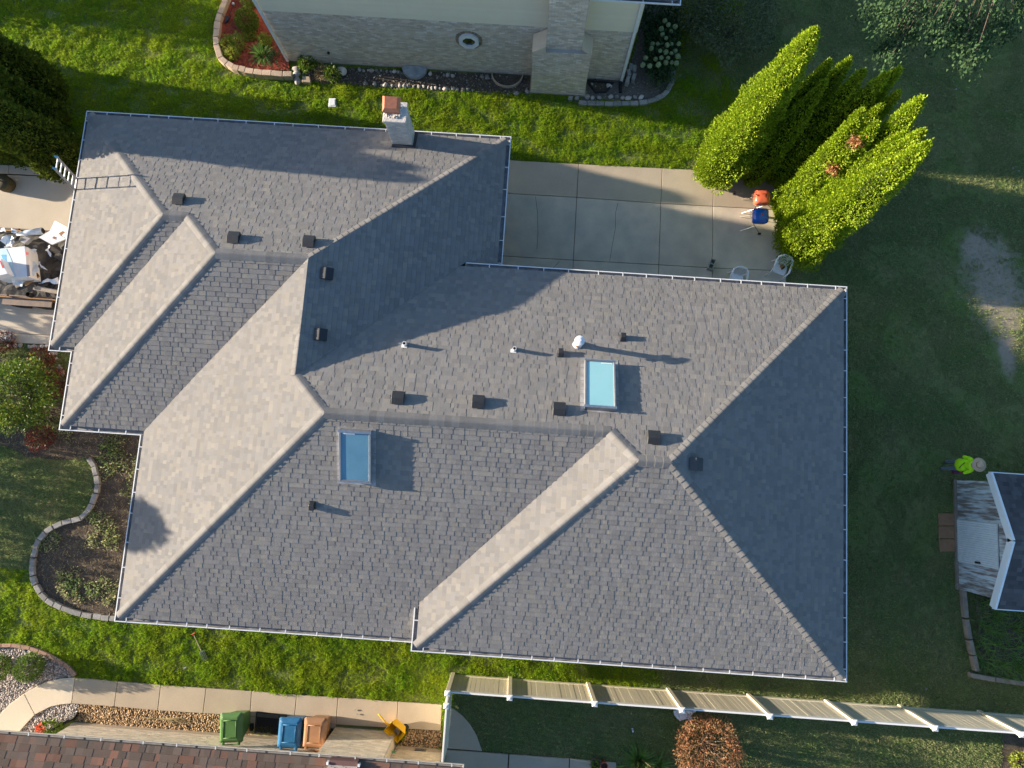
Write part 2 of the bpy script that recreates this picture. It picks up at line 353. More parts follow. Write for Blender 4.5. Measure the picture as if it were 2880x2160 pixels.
def shrub(name, label, cat, px, r, h, m, n=1500, ll=.09, lw=.05, lump=.3, group=None, zc=None, base=None, core=True, jit=.6, twigs=0, freq=2.0, shell=.35):
    """foliage ball standing on the ground; px = where its middle shows in the photograph"""
    zc = zc if zc is not None else h*.55
    c = at(*px, zc) if base is None else Vector((base[0], base[1], zc))
    t = thing(name, label, cat, (c.x, c.y, 0), group)
    P, u = ball_points(c, (r, r, h-zc), n, lump, freq, shell, seed=random.random()*50)
    V, F = leaves(P, u, ll, lw, jit)
    np_mesh('foliage', V, F, m, t)
    mb = MB()
    for k in range(5+twigs):
        a = random.random()*6.28; rr = r*random.uniform(.3, .8)
        mb.tube([(c.x, c.y, 0), (c.x+math.cos(a)*rr*.4, c.y+math.sin(a)*rr*.4, zc*.7), (c.x+math.cos(a)*rr, c.y+math.sin(a)*rr, zc+(h-zc)*random.uniform(.2, .75))], [.02, .013, .004], 5)
    mb.build('stem', 'bark', t)
    return t
def strap_clump(c, n, length, width, lean=1.0, droop=.6, segs=4):
    V = []; F = []; c = Vector(c)
    for i in range(n):
        a = random.random()*2*math.pi; L = length*random.uniform(.6, 1.1); sp = random.uniform(.15, 1)*lean
        d = Vector((math.cos(a), math.sin(a), 0)); q = Vector((-d.y, d.x, 0)); b0 = len(V)
        p0 = c+d*random.random()*.06+q*random.uniform(-.05, .05)
        for k in range(segs+1):
            f = k/segs; x = sp*L*f; z = L*(f*(1-.35*sp)-droop*sp*f*f)
            p = p0+d*x+Vector((0, 0, max(z, .01))); wd = width*(1-f)**.6*.5+.0015
            V += [p+q*wd, p-q*wd]
        for k in range(segs): F.append((b0+2*k, b0+2*k+1, b0+2*k+3, b0+2*k+2))
    return np.array([tuple(v) for v in V]), np.array(F)
ICO = None
def ico():
    global ICO
    if ICO is None:
        bm = bmesh.new(); bmesh.ops.create_icosphere(bm, subdivisions=1, radius=1)
        ICO = (np.array([v.co[:] for v in bm.verts]), np.array([[v.index for v in f.verts] for f in bm.faces])); bm.free()
    return ICO
def pebbles(name, poly, dens, size, m, z=.01, parent=None, keep=None):
    P = sample(poly, dens); V0, F0 = ico(); n = len(P)
    if keep is not None: P = P[keep(P)]; n = len(P)
    S = size*(.5+rng.random((n, 3))); S[:, 2] *= .6
    ang = rng.random(n)*6.28; c, s = np.cos(ang), np.sin(ang)
    X = V0[None]*S[:, None]+rng.normal(0, .12, (n, len(V0), 3))*S[:, None]
    x = X[..., 0]*c[:, None]-X[..., 1]*s[:, None]; y = X[..., 0]*s[:, None]+X[..., 1]*c[:, None]
    V = np.stack([x+P[:, :1], y+P[:, 1:2], X[..., 2]+z+S[:, None, 2]*.5*rng.random((n, 1))], -1).reshape(-1, 3)
    F = (F0[None]+(np.arange(n)*len(V0))[:, None, None]).reshape(-1, 3)
    o = np_mesh(name, V, F, m, parent); o['kind'] = 'stuff'; return o
def crumple(name, corners, m, amp=.06, n=7, freq=5, parent=None, sag=0):
    c = [Vector(p) for p in corners]; mb = MB(); vs = []
    sd = Vector((random.random()*50, random.random()*50, 0))
    for i in range(n+1):
        for j in range(n+1):
            p = c[0].lerp(c[1], i/n).lerp(c[3].lerp(c[2], i/n), j/n)
            nn = Vector((noise.noise(p*freq+sd), noise.noise(p*freq+sd+Vector((7, 3, 1))), noise.noise(p*freq+sd+Vector((2, 9, 5)))))
            vs.append(p+nn*amp*Vector((.8, .8, 1)).length*.8)
    mb.add(vs, [(i*(n+1)+j, (i+1)*(n+1)+j, (i+1)*(n+1)+j+1, i*(n+1)+j+1) for i in range(n) for j in range(n)])
    o = mb.build(name, m, parent)
    so_ = o.modifiers.new('thick', 'SOLIDIFY'); so_.thickness = .006
    return o
#SETTING
# ================================================================== SETTING
mb = MB(); mb.add([(-150, -150, 0), (150, -150, 0), (150, 150, 0), (-150, 150, 0)], [(0, 1, 2, 3)])
struct(mb.build('ground', 'soil_turf', origin=(0, 0, 0)))
# bare trodden soil showing through the turf (soil colour in the ground material, grass left out below)
DC = at(2800, 800)
def soil_patches(m, spots):
    n, l = m.node_tree.nodes, m.node_tree.links; bsdf = n['Principled BSDF']; src = bsdf.inputs['Base Color'].links[0].from_socket
    ge = n.new('ShaderNodeNewGeometry'); nz = n.new('ShaderNodeTexNoise'); nz.inputs['Scale'].default_value = 1.7; nz.inputs['Detail'].default_value = 9; nz.inputs['Roughness'].default_value = .68; l.new(ge.outputs['Position'], nz.inputs['Vector'])
    n2 = n.new('ShaderNodeTexNoise'); n2.inputs['Scale'].default_value = 9; n2.inputs['Detail'].default_value = 6; l.new(ge.outputs['Position'], n2.inputs['Vector'])
    for c, r, ang in spots:
        mp = n.new('ShaderNodeMapping'); mp.vector_type = 'TEXTURE'; mp.inputs['Location'].default_value = (c[0], c[1], 0); mp.inputs['Rotation'].default_value = (0, 0, ang); mp.inputs['Scale'].default_value = (r[0], r[1], 1); l.new(ge.outputs['Position'], mp.inputs[0])
        ln = n.new('ShaderNodeVectorMath'); ln.operation = 'LENGTH'; l.new(mp.outputs[0], ln.inputs[0])
        m1 = n.new('ShaderNodeMath'); m1.operation = 'MULTIPLY_ADD'; m1.inputs[1].default_value = 2.4; l.new(nz.outputs['Fac'], m1.inputs[0]); l.new(ln.outputs['Value'], m1.inputs[2])
        mr = n.new('ShaderNodeMapRange'); mr.inputs[1].default_value = 1.75; mr.inputs[2].default_value = 2.5; mr.inputs[3].default_value = 1; mr.inputs[4].default_value = 0; l.new(m1.outputs[0], mr.inputs[0])
        dm = n.new('ShaderNodeMix'); dm.data_type = 'RGBA'; dm.inputs[6].default_value = (.26, .21, .155, 1); dm.inputs[7].default_value = (.44, .36, .265, 1); l.new(n2.outputs['Fac'], dm.inputs[0])
        mx = n.new('ShaderNodeMix'); mx.data_type = 'RGBA'; l.new(mr.outputs[0], mx.inputs[0]); l.new(src, mx.inputs[6]); l.new(dm.outputs[2], mx.inputs[7]); src = mx.outputs[2]
    l.new(src, bsdf.inputs['Base Color'])
soil_patches(M['soil_turf'], [((DC.x, DC.y), (1.05, 1.75), .15), ((DC.x-.6, DC.y+1.3), (.7, .7), 0), ((DC.x+.3, DC.y-2.4), (.3, .9), .1)])
# ---- concrete
def slab_quad(c, z0, z1, gap=.009):
    c = [Vector((p[0], p[1], 0)) for p in c]; m = sum(c, Vector())/len(c); out = []
    n = len(c)
    for i, p in enumerate(c):
        a = (c[i-1]-p).normalized(); b = (c[(i+1) % n]-p).normalized(); out.append(p+(a+b)*gap)
    return [(p.x, p.y) for p in out]
def slab(parent, pts, m, z1=.06, z0=-.03):
    mb = MB(); mb.prism(slab_quad(pts, z0, z1), z0, z1); return mb.build('slab', m, parent, bevel=.008)
def flat_base(name, pts, m='bed_soil', z=.006):
    return sheet(name, pts, z, m)
patio_out = ground([(1395, 450), (1987, 481), (2222, 494), (2209, 820), (1395, 800)])
patio = flat_base('patio', patio_out)
WL[patio] = Vector((0, 0, 0))
cols = [[(1388, 449), (1381, 543), (1374, 719), (1370, 800)], [(1627, 463), (1622, 557), (1612, 733), (1609, 800)], [(1862, 475), (1858, 574), (1852, 746), (1850, 800)],
        [(2007, 482), (2004, 582), (2003, 755), (2002, 800)], [(2218, 494), (2217, 594), (2211, 763), (2209, 800)]]
for i in range(4):
    for j in range(3):
        slab(patio, ground([cols[i][j], cols[i+1][j], cols[i+1][j+1], cols[i][j+1]]), 'concrete_stained' if j > 0 else 'concrete')
for cr_ in ([(1506, 552), (1512, 600), (1513, 660), (1510, 700)], [(1738, 570), (1731, 600), (1731, 640), (1722, 690), (1715, 735)], [(1573, 735), (1562, 748), (1548, 760)]):
    mb = MB()
    for (xa, ya), (xb, yb) in zip(cr_, cr_[1:]):
        a, b = at(xa, ya, .061), at(xb, yb, .061); d = b-a; q = Vector((-d.y, d.x, 0)).normalized()*.006; mb.add([a-q, b-q, b+q, a+q], [(0, 1, 2, 3)])
    mb.build('crack', 'dark_soil', patio)
drive = flat_base('driveway', ground([(-260, 452), (260, 478), (230, 960), (136, 971), (-260, 950)])); WL[drive] = Vector((0, 0, 0))
for q in ([(-260, 452), (28, 466), (27, 490), (-260, 478)], [(28, 466), (290, 479), (290, 503), (27, 490)], [(-260, 480), (290, 505), (262, 720), (-260, 700)],
          [(-260, 700), (262, 720), (228, 948), (-260, 922)], [(-260, 922), (228, 948), (220, 974), (-260, 950)]):
    slab(drive, ground(q), 'concrete_light')
slab(drive, [(-14.9, 2.85), (-13.5, 2.85), (-13.45, 1.75), (-14.0, 2.0)], 'concrete')
K8 = lambda *p: T(0, 1880, *p, k=.1808)
walk = flat_base('walkway', ground(K8((-300, 1100), (0, 735), (390, 378), (700, 215), (950, 150), (1190, 130))+[(709, 1942), (1120, 1971), (1244, 1980), (1242, 2052), (952, 2034), (704, 2012), (323, 1986)]+K8((1130, 540), (950, 550), (560, 712), (330, 962), (250, 1100))))
WL[walk] = Vector((0, 0, 0))
o_, i_ = K8((-300, 1020), (180, 540), (390, 378), (700, 215), (950, 150), (1185, 132)), K8((200, 1110), (450, 820), (560, 712), (800, 585), (950, 552), (1130, 540))
slab(walk, ground([o_[0], o_[1], o_[2], i_[2], i_[1], i_[0]]), 'concrete_light')
slab(walk, ground([o_[2], o_[3], o_[4], o_[5], i_[5], i_[4], i_[3], i_[2]]), 'concrete_light')
js = [(o_[5], i_[5]), ((333.6, 1914.6), (323.9, 1986)), ((454.7, 1924), (446, 1997)), ((581.7, 1934), (573, 2005)), ((709.6, 1942), (704.7, 2013)), ((836, 1952), (829, 2024)), ((951.8, 1960), (946, 2036)), ((1120, 1971.5), (1116, 2047)), ((1244, 1980), (1240, 2054))]
for a, b in zip(js, js[1:]): slab(walk, ground([a[0], b[0], b[1], a[1]]), 'concrete')
rp = flat_base('rear_patio', ground([(1262, 1985), (1300, 2008), (1335, 2050), (1357, 2111), (1733, 2142), (1733, 2230), (1244, 2230)])); WL[rp] = Vector((0, 0, 0))
slab(rp, ground([(1259, 1983), (1280, 1995), (1302, 2012), (1322, 2035), (1340, 2065), (1357, 2111), (1250, 2103)]), 'concrete')
for q in ([(1250, 2106), (1357, 2114), (1430, 2119), (1424, 2230), (1240, 2230)], [(1432, 2119), (1601, 2131), (1597, 2230), (1426, 2230)], [(1602, 2131), (1733, 2142), (1733, 2230), (1598, 2230)]):
    slab(rp, ground(q), 'concrete')
# ---- beds
front_bed = ground(T(0, 1080, (-200, 480), (60, 540), (250, 640), (520, 660), (760, 640), (830, 700), (840, 900), (810, 1000), (700, 1150), (560, 1200), (420, 1270), (330, 1380), (270, 1540), (290, 1680), (330, 1810), (440, 1900), (660, 1985), (960, 2030), (1250, 2030), (1330, 380), (560, 250), (450, -60), (-200, -300)))
sheet('garden_bed', front_bed, .012, 'bed_soil', jag=.05)
strip_bed = ground([(826, 186), (962, 190), (1300, 205), (1492, 214), (1492, 262), (1440, 264), (1330, 260), (1100, 250), (960, 239), (868, 230)])
sheet('garden_bed', strip_bed, .012, 'bed_soil', jag=.05)
east_bed = ground(T(1440, 0, (625, 680), (960, 690), (1050, 480), (1150, 20), (1160, -150), (1390, -150), (1400, 600), (1385, 720), (1330, 800), (1230, 860), (1100, 885), (600, 885)))
sheet('garden_bed', east_bed, .012, 'pebble_dark')
Z8 = lambda *p: T(580, 0, *p, k=.1718)
mulch = ground(Z8((330, -200), (230, 260), (190, 480), (160, 600), (190, 800), (300, 970), (480, 1080), (700, 1130), (1000, 1170), (1380, 1180), (1360, 1010), (1100, 500), (800, 60), (720, -200)))
sheet('mulch_bed', mulch, .10, 'red_mulch')
sheet('mulch_bed', ground([(2818, 2062), (2990, 2080), (2990, 2250), (2812, 2250)]), .012, 'bed_soil', jag=.06)
g1 = ground(K8((-300, -330), (0, -370), (600, -330), (1000, -100), (1180, 110), (950, 150), (700, 215), (390, 378), (180, 540), (-300, 1000)))
g2 = ground(K8((330, 962), (450, 820), (560, 712), (800, 585), (950, 552), (1130, 540), (1240, 545), (1215, 660), (1180, 740), (1000, 850), (760, 985), (500, 1010)))
g3 = ground(K8((1240, 545), (1790, 590))+[(573, 2006), (700, 2014), (715, 2068), (620, 2064), (440, 2050), (330, 2041), (213, 2026)])
g4 = ground([(1152, 2050), (1243, 2055), (1240, 2106), (1118, 2099)])
for nm, g_, mt in (('gravel_bed', g1, 'pebble_dark'), ('gravel_bed', g2, 'pebble_dark'), ('gravel_bed', g3, 'bed_soil'), ('gravel_bed', g4, 'bed_soil')):
    sheet(nm, g_, .012, mt)
def peb(poly, dens, size, m, label): o = pebbles('pebbles', poly, dens, size, m); tag(o, label, 'pebbles')
peb(g1, 900, .026, 'pebble_pink', 'pink grey pebbles around the round shrubs')
peb(g2, 900, .026, 'pebble_pink', 'pink grey pebbles between curved walk and brown roof')
peb(g3, 800, .026, 'pebble_brown', 'brown river gravel along the tan brick wall')
peb(g4, 700, .024, 'pebble_brown', 'brown gravel patch beside the fence gate')
peb(strip_bed, 130, .03, 'pebble_dark', 'dark pebbles under the grey brick wall')
peb(east_bed, 200, .022, 'pebble_dark', 'fine dark gravel by the hydrangea')
# red mulch chips
P = sample(mulch, 500); D = np.column_stack([rng.normal(0, 1, len(P)), rng.normal(0, 1, len(P)), rng.normal(0, .25, len(P))])
V, F = leaves(np.column_stack([P, np.full(len(P), .105)+.03*rng.random(len(P))]), D, .07, .025, .2)
tag(stuff(np_mesh('mulch_chips', V, F, 'red_mulch')), 'red wood chips covering the raised corner bed', 'mulch')
# ---- turf (tufts instanced on scattered points)
def make_tuft(name, n, L, W, spread, m, seed):
    random.seed(seed); V, F = [], []
    for i in range(n):
        a = random.random()*6.283; d = Vector((math.cos(a), math.sin(a), 0)); q = Vector((-d.y, d.x, 0)); l = L*random.uniform(.55, 1.15)
        p = Vector((random.uniform(-1, 1)*spread, random.uniform(-1, 1)*spread, 0)); b = len(V); le = random.uniform(.15, .95)
        w_ = W*random.uniform(.7, 1.3)
        V += [p+q*w_, p-q*w_, p+d*l*le*.45+Vector((0, 0, l*.6))+q*w_*.8, p+d*l*le*.45+Vector((0, 0, l*.6))-q*w_*.8, p+d*l*le+Vector((0, 0, l*(.95-.45*le)))]
        F += [(b, b+1, b+3, b+2), (b+2, b+3, b+4)]
    me = bpy.data.meshes.new(name); me.from_pydata([tuple(v) for v in V], [], F); me.materials.append(M[m])
    return bpy.data.objects.new(name, me)                 # prototype, not placed in the scene
def scatter(name, P, scl, protos, label):
    """points -> geometry-nodes instances of a tuft"""
    n = len(P); me = bpy.data.meshes.new(name); me.vertices.add(n)
    me.vertices.foreach_set('co', np.column_stack([P, np.zeros(n)]).astype(np.float32).ravel())
    for an, dat in (('rot', rng.random(n)*6.283), ('scl', scl), ('tx', rng.normal(0, .22, n)), ('ty', rng.normal(0, .22, n))):
        a = me.attributes.new(an, 'FLOAT', 'POINT'); a.data.foreach_set('value', np.asarray(dat, np.float32))
    a = me.attributes.new('idx', 'INT', 'POINT'); a.data.foreach_set('value', rng.integers(0, len(protos), n).astype(np.int32))
    ob = link_mesh(name, me)
    ng = bpy.data.node_groups.new(name, 'GeometryNodeTree'); ng.interface.new_socket('Geometry', in_out='INPUT', socket_type='NodeSocketGeometry'); ng.interface.new_socket('Geometry', in_out='OUTPUT', socket_type='NodeSocketGeometry')
    N, L = ng.nodes, ng.links; gi, go = N.new('NodeGroupInput'), N.new('NodeGroupOutput')
    mp = N.new('GeometryNodeMeshToPoints'); L.new(gi.outputs[0], mp.inputs[0])
    def attr(nm, typ='FLOAT'):
        x = N.new('GeometryNodeInputNamedAttribute'); x.data_type = typ; x.inputs[0].default_value = nm; return x.outputs[0]
    jn = N.new('GeometryNodeGeometryToInstance')
    for p in protos:
        oi = N.new('GeometryNodeObjectInfo'); oi.inputs[0].default_value = p; L.new(oi.outputs['Geometry'], jn.inputs[0])
    # each prototype becomes its own instance: join single instances
    N.remove(jn); jg = N.new('GeometryNodeJoinGeometry')
    for p in protos:
        oi = N.new('GeometryNodeObjectInfo'); oi.inputs[0].default_value = p; oi.inputs['As Instance'].default_value = True; L.new(oi.outputs['Geometry'], jg.inputs[0])
    ip = N.new('GeometryNodeInstanceOnPoints'); L.new(mp.outputs[0], ip.inputs['Points']); L.new(jg.outputs[0], ip.inputs['Instance']); ip.inputs['Pick Instance'].default_value = True
    L.new(attr('idx', 'INT'), ip.inputs['Instance Index'])
    cx = N.new('ShaderNodeCombineXYZ'); L.new(attr('tx'), cx.inputs[0]); L.new(attr('ty'), cx.inputs[1]); L.new(attr('rot'), cx.inputs[2])
    er = N.new('FunctionNodeEulerToRotation'); L.new(cx.outputs[0], er.inputs[0]); L.new(er.outputs[0], ip.inputs['Rotation']); L.new(attr('scl'), ip.inputs['Scale'])
    L.new(ip.outputs[0], go.inputs[0])
    md = ob.modifiers.new('scatter', 'NODES'); md.node_group = ng
    tag(stuff(ob), label, 'grass'); return ob
H_FOOT = [[(-14.3, 3.1), (-1.3, 3.1), (-1.3, 10.3), (-14.3, 10.3)], [(-13.6, .7), (-1.3, .7), (-1.3, 4), (-13.6, 4)], [(-11.1, -4.8), (9.4, -4.8), (9.4, 5.8), (-11.1, 5.8)],
          [(-9.7, 14.7), (3.2, 14.7), (3.2, 30), (-9.7, 30)], [(-30, -30), (-1.9, -30), (-1.9, -9.2), (-30, -9.2)], [(15.2, -3), (25, -3), (25, .7), (15.2, .7)]]
W3_ = lambda p: [(v.x, v.y) for v in p]
EXC = H_FOOT+[W3_(x) for x in (patio_out, front_bed, strip_bed, east_bed, mulch, g1, g2, g3, g4)]
EXC += [W3_(ground([(-260, 452), (290, 479), (220, 974), (-260, 950)])), W3_(ground([o_[0], o_[1], o_[2], o_[3], o_[4], o_[5], (709.6, 1942), (1120, 1971.5), (1246, 1980), (1246, 2060), (213, 2030), (60, 2060), (-60, 2100)])),
        W3_(ground([(1256, 1980), (1302, 2012), (1340, 2065), (1357, 2111), (1735, 2142), (1735, 2260), (1244, 2260)])), W3_(ground([(2636, 1443), (2690, 1443), (2690, 1552), (2640, 1552)])),
        W3_(ground([(2818, 2062), (2990, 2080), (2990, 2250), (2812, 2250)]))]
frame = W3_(ground([(-60, -60), (2940, -60), (2940, 2230), (-60, 2230)]))
P = sample(frame, 560)
keep = np.ones(len(P), bool)
for e in EXC: keep &= ~inpoly(P, e)
# strip lawns that catch the sun stay lush; the back yard is thin and worn
fz = np.array([noise.noise(Vector((x*.8, y*.8, 9))) for x, y in P])+rng.normal(0, .25, len(P))
lush = (P[:, 0]+2.2*fz < 6.0) & ((P[:, 1] > 10) | (P[:, 1] < -4.5)) & ~((P[:, 0] > -1.55) & (P[:, 1] < -6.9)) & ~((P[:, 0]+2*fz > 5) & (P[:, 1] < -5))
bn = np.array([noise.noise(Vector((x*1.6, y*1.6, 7)))+.6*noise.noise(Vector((x*5, y*5, 7))) for x, y in P])
dd = np.minimum.reduce([np.hypot((P[:, 0]-DC.x)/1.05, (P[:, 1]-DC.y)/1.75), np.hypot((P[:, 0]-DC.x+.6)/.7, (P[:, 1]-DC.y-1.3)/.7), np.hypot((P[:, 0]-DC.x-.3)/.3, (P[:, 1]-DC.y+2.4)/.9)])
bare = (dd+.7*bn+.28*rng.normal(0, 1, len(P)) < 1.0) & (rng.random(len(P)) > .07)
thin = np.array([noise.noise(Vector((x*.55, y*.55, 3))) for x, y in P])
worn = (~lush) & (thin > .05) & (rng.random(len(P)) > .45) & (P[:, 0] > 9) & (P[:, 1] > -2)
keep &= ~bare & ~worn
tuftA = [make_tuft('tuft%d' % i, 11, .095, .0045, .05, 'grass_blade', 20+i) for i in range(4)]
tuftB = [make_tuft('low_tuft%d' % i, 9, .062, .0042, .05, 'grass_worn', 40+i) for i in range(4)]
random.seed(11)
PA = P[keep & lush]; nA = np.array([noise.noise(Vector((x*1.3, y*2.0, 0)))+.6*noise.noise(Vector((x*3.5, y*3.5, 5))) for x, y in PA])
scatter('lawn_grass', PA, np.clip(.85+.75*nA+.15*rng.normal(0, 1, len(PA)), .3, 1.7), tuftA, 'lush sunlit grass of the side lawns')
PB = P[keep & ~lush]
scatter('lawn_grass', PB, np.clip(.9+.25*rng.normal(0, 1, len(PB)), .4, 1.5), tuftB, 'short shaded grass of the back yards')
# ================================================================== MAIN HOUSE
PIT, PI3, ZE, DZ = .4307, .4464, 2.9, .4817
ZH = ZE+DZ
tN, sE1, tM, sE2, tS2, sW3, tS1, sW2, tS3, sW1, tS4, sW0 = 10.7245, -.83, 6.2529, 9.8098, -5.3346, -2.6381, -5.2212, -11.5395, .2883, -14.0674, 2.7207, -14.7889
PL = {'N': (0, -PIT, ZE+PIT*tN), 'S3': (0, PIT, ZE-PIT*tS3), 'S4': (0, PIT, ZE-PIT*tS4), 'S1': (0, PIT, ZE-PIT*tS1), 'W0': (PIT, 0, ZE-PIT*sW0), 'W1': (PIT, 0, ZE-PIT*sW1),
      'W2': (PIT, 0, ZE-PIT*sW2), 'E1': (-PIT, 0, ZE+PIT*sE1), 'N3': (0, -PI3, ZH+PI3*tM), 'S2': (0, PI3, ZH-PI3*tS2), 'E2': (-PI3, 0, ZH+PI3*sE2), 'W3': (PI3, 0, ZH-PI3*sW3)}
def X3(*n):
    A = np.array([[PL[k][0], PL[k][1], -1] for k in n]); return Vector(np.linalg.solve(A, -np.array([PL[k][2] for k in n])))
R1, R2, R3 = X3('W0', 'N', 'S4'), X3('W1', 'N', 'S4'), X3('W1', 'N', 'S3')
R4a, R4b = X3('W2', 'S3', 'N'), X3('E1', 'N', 'S3')
R5, R6, R7, R8, R9 = X3('W2', 'E1', 'N3'), X3('W2', 'S1', 'N3'), X3('W3', 'S1', 'N3'), X3('W3', 'S2', 'N3'), X3('E2', 'S2', 'N3')
R4 = (R4a+R4b)/2; R4.x = (sE1+sW2)/2; R4.z = ZE+PIT*min((sE1-sW2)/2, (tN-tS3)/2)
e = .145                                                   # shingles stop short of the gutter's lip
D1, HHp = Vector((sE1-DZ/PIT, tM, ZH)), Vector((sW3, tS1+DZ/PIT, ZH))
A_, B_, N_, M_, L_, K_, J_ = (sW0+e, tN-e), (sE1-e, tN-e), (sW0+e, tS4+e), (sW1+e, tS4+e), (sW1+e, tS3+e), (sW2+e, tS3+e), (sW2+e, tS1+e)
E_, F_, G_ = (sE2-e, tM-e), (sE2-e, tS2+e), (sW3+e, tS2+e)
xy = lambda v: (v.x, v.y)
vv = K_[0]+(R5.y-K_[1])
POLY = [('N', [A_, xy(R1), xy(R2), (R2.x, tN-e)]), ('N', [(R2.x, tN-e), xy(R2), xy(R3), xy(R4), B_]), ('W0', [A_, N_, xy(R1)]), ('S4', [N_, M_, xy(R2), xy(R1)]),
        ('W1', [M_, L_, xy(R3), xy(R2)]), ('S3', [L_, K_, xy(R4), xy(R3)]), ('W2', [K_, J_, xy(R6), xy(R5), (vv, R5.y)]), ('W2', [(vv, R5.y), xy(R5), xy(R4)]),
        ('E1', [xy(R4), xy(R5), (D1.x, tM), (D1.x, B_[1]-(B_[0]-D1.x))]), ('E1', [(D1.x, tM-.3), (sE1-e, tM-.3), B_, (D1.x, B_[1]-(B_[0]-D1.x))]),
        ('N3', [(D1.x-e, tM-e), (R7.x, tM-e), xy(R7), xy(R6), xy(R5)]), ('N3', [(R7.x, tM-e), E_, xy(R9), xy(R8), xy(R7)]),
        ('S1', [J_, (sW3+.1, tS1+e), (sW3+.1, HHp.y), (J_[0]+HHp.y-J_[1], HHp.y)]), ('S1', [(J_[0]+HHp.y-J_[1], HHp.y), (sW3+.1, HHp.y), xy(R7), xy(R6)]),
        ('W3', [(sW3+e, HHp.y+e), G_, xy(R8), xy(R7)]), ('S2', [G_, F_, xy(R9), xy(R8)]), ('E2', [F_, E_, xy(R9)])]
house = thing('house', 'grey shingled house with skylights and many hip roofs', 'house', (-2, 1, 0))
def zpl(pl, x, y): return pl[0]*x+pl[1]*y+pl[2]
mb = MB()
for k, poly in POLY:
    pl = PL[k]; n = len(poly); Ar = sum(poly[i][0]*poly[(i+1) % n][1]-poly[(i+1) % n][0]*poly[i][1] for i in range(n))
    pp = poly if Ar > 0 else poly[::-1]
    mb.add([(x, y, zpl(pl, x, y)-.004) for x, y in pp]+[(x, y, zpl(pl, x, y)-.05) for x, y in pp], [tuple(range(n)), tuple(range(2*n-1, n-1, -1))])
roof = mb.build('roof', 'underlay', house)
def clip(poly, cl):
    n = len(cl); Ar = sum(cl[i][0]*cl[(i+1) % n][1]-cl[(i+1) % n][0]*cl[i][1] for i in range(n))
    if Ar < 0: cl = cl[::-1]
    out = poly
    for i in range(n):
        ax, ay = cl[i]; bx, by = cl[(i+1) % n]; inp = out; out = []
        if not inp: break
        f = lambda p: (bx-ax)*(p[1]-ay)-(by-ay)*(p[0]-ax)
        for j in range(len(inp)):
            p, q = inp[j-1], inp[j]; fp, fq = f(p), f(q)
            if (fp >= 0) != (fq >= 0):
                t_ = fp/(fp-fq); out.append((p[0]+t_*(q[0]-p[0]), p[1]+t_*(q[1]-p[1])))
            if fq >= 0: out.append(q)
    return out
def shingle_rows(pl, polys, eave, expo=.143, wmin=.09, wmax=.24, lap=.013, tabh=.0045, skirt=.014, seed=1):
    """laminated shingles on one roof plane: returns (clipped outline, lower-edge flag...) pieces"""
    rnd = random.Random(seed); a, b, c = pl; gl = math.hypot(a, b); g = (a/gl, b/gl); ee = (-g[1], g[0]); cs = 1/math.sqrt(1+gl*gl); dep = expo*cs
    pieces = []
    g0 = eave[0]*g[0]+eave[1]*g[1]
    us = [p[0]*ee[0]+p[1]*ee[1] for P_ in polys for p in P_]; vs = [p[0]*g[0]+p[1]*g[1]-g0 for P_ in polys for p in P_]
    for r in range(int(max(vs)/dep)+2):
        v0, v1 = r*dep-.002, (r+1)*dep+.004; u = min(us)-rnd.random()*.3; hi = rnd.random() < .5
        while u < max(us):
            w_ = rnd.uniform(wmin, wmax) if hi else rnd.uniform(wmin*.8, wmax*.75)
            rect = [(u, v0), (u+w_, v0), (u+w_, v1), (u, v1)]
            rc = [(x*ee[0]+(y+g0)*g[0], x*ee[1]+(y+g0)*g[1]) for x, y in rect]
            for P_ in polys:
                q = clip(rc, P_)
                if len(q) >= 3:
                    full = len(q) == 4 and abs(abs(sum(q[i][0]*q[(i+1) % 4][1]-q[(i+1) % 4][0]*q[i][1] for i in range(4)))/2-w_*(v1-v0)) < 1e-5
                    pieces.append((q, hi, v0, dep, full, u, w_))
            u += w_; hi = (not hi) if rnd.random() < .85 else hi
    def geom(q, hi, v0, dep):
        top = []
        for x, y in q:
            f = (x*g[0]+y*g[1]-g0-v0)/dep; top.append((x, y, zpl(pl, x, y)+lap*(1-f)+(tabh if hi else 0)+.002))
        n = len(q); vs_ = top+[(x, y, z-skirt) for x, y, z in top]
        Ar = sum(q[i][0]*q[(i+1) % n][1]-q[(i+1) % n][0]*q[i][1] for i in range(n))
        fs = [tuple(range(n))]+[(i, n+i, n+(i+1) % n, (i+1) % n) for i in range(n)]
        if Ar < 0: fs = [f[::-1] for f in fs]
        return vs_, fs
    return pieces, geom
eaves = {'N': A_, 'W0': A_, 'S4': N_, 'W1': M_, 'S3': L_, 'W2': K_, 'E1': B_, 'N3': E_, 'S1': J_, 'W3': G_, 'S2': G_, 'E2': F_}
ALLP = []
for i, (k, ev) in enumerate(eaves.items()):
    ps, gm = shingle_rows(PL[k], [p for kk, p in POLY if kk == k], ev, seed=100+i)
    for p in ps: ALLP.append((k, p, gm))
camp = Vector((0, 0, HC))
def pdist(it):
    q = it[1][0]; x = sum(p[0] for p in q)/len(q); y = sum(p[1] for p in q)/len(q); return (Vector((x, y, zpl(PL[it[0]], x, y)))-camp).length
full = sorted([it for it in ALLP if it[1][4] and it[1][6] > .12], key=pdist)[:300]
fs_ = set(id(it[1]) for it in full)
mb = MB()
for k, p, gm in ALLP:
    if id(p) in fs_: continue
    mb.add(*gm(p[0], p[1], p[2], p[3]))
stuff(mb.build('shingle_field', 'shingle', roof))
SM = {}
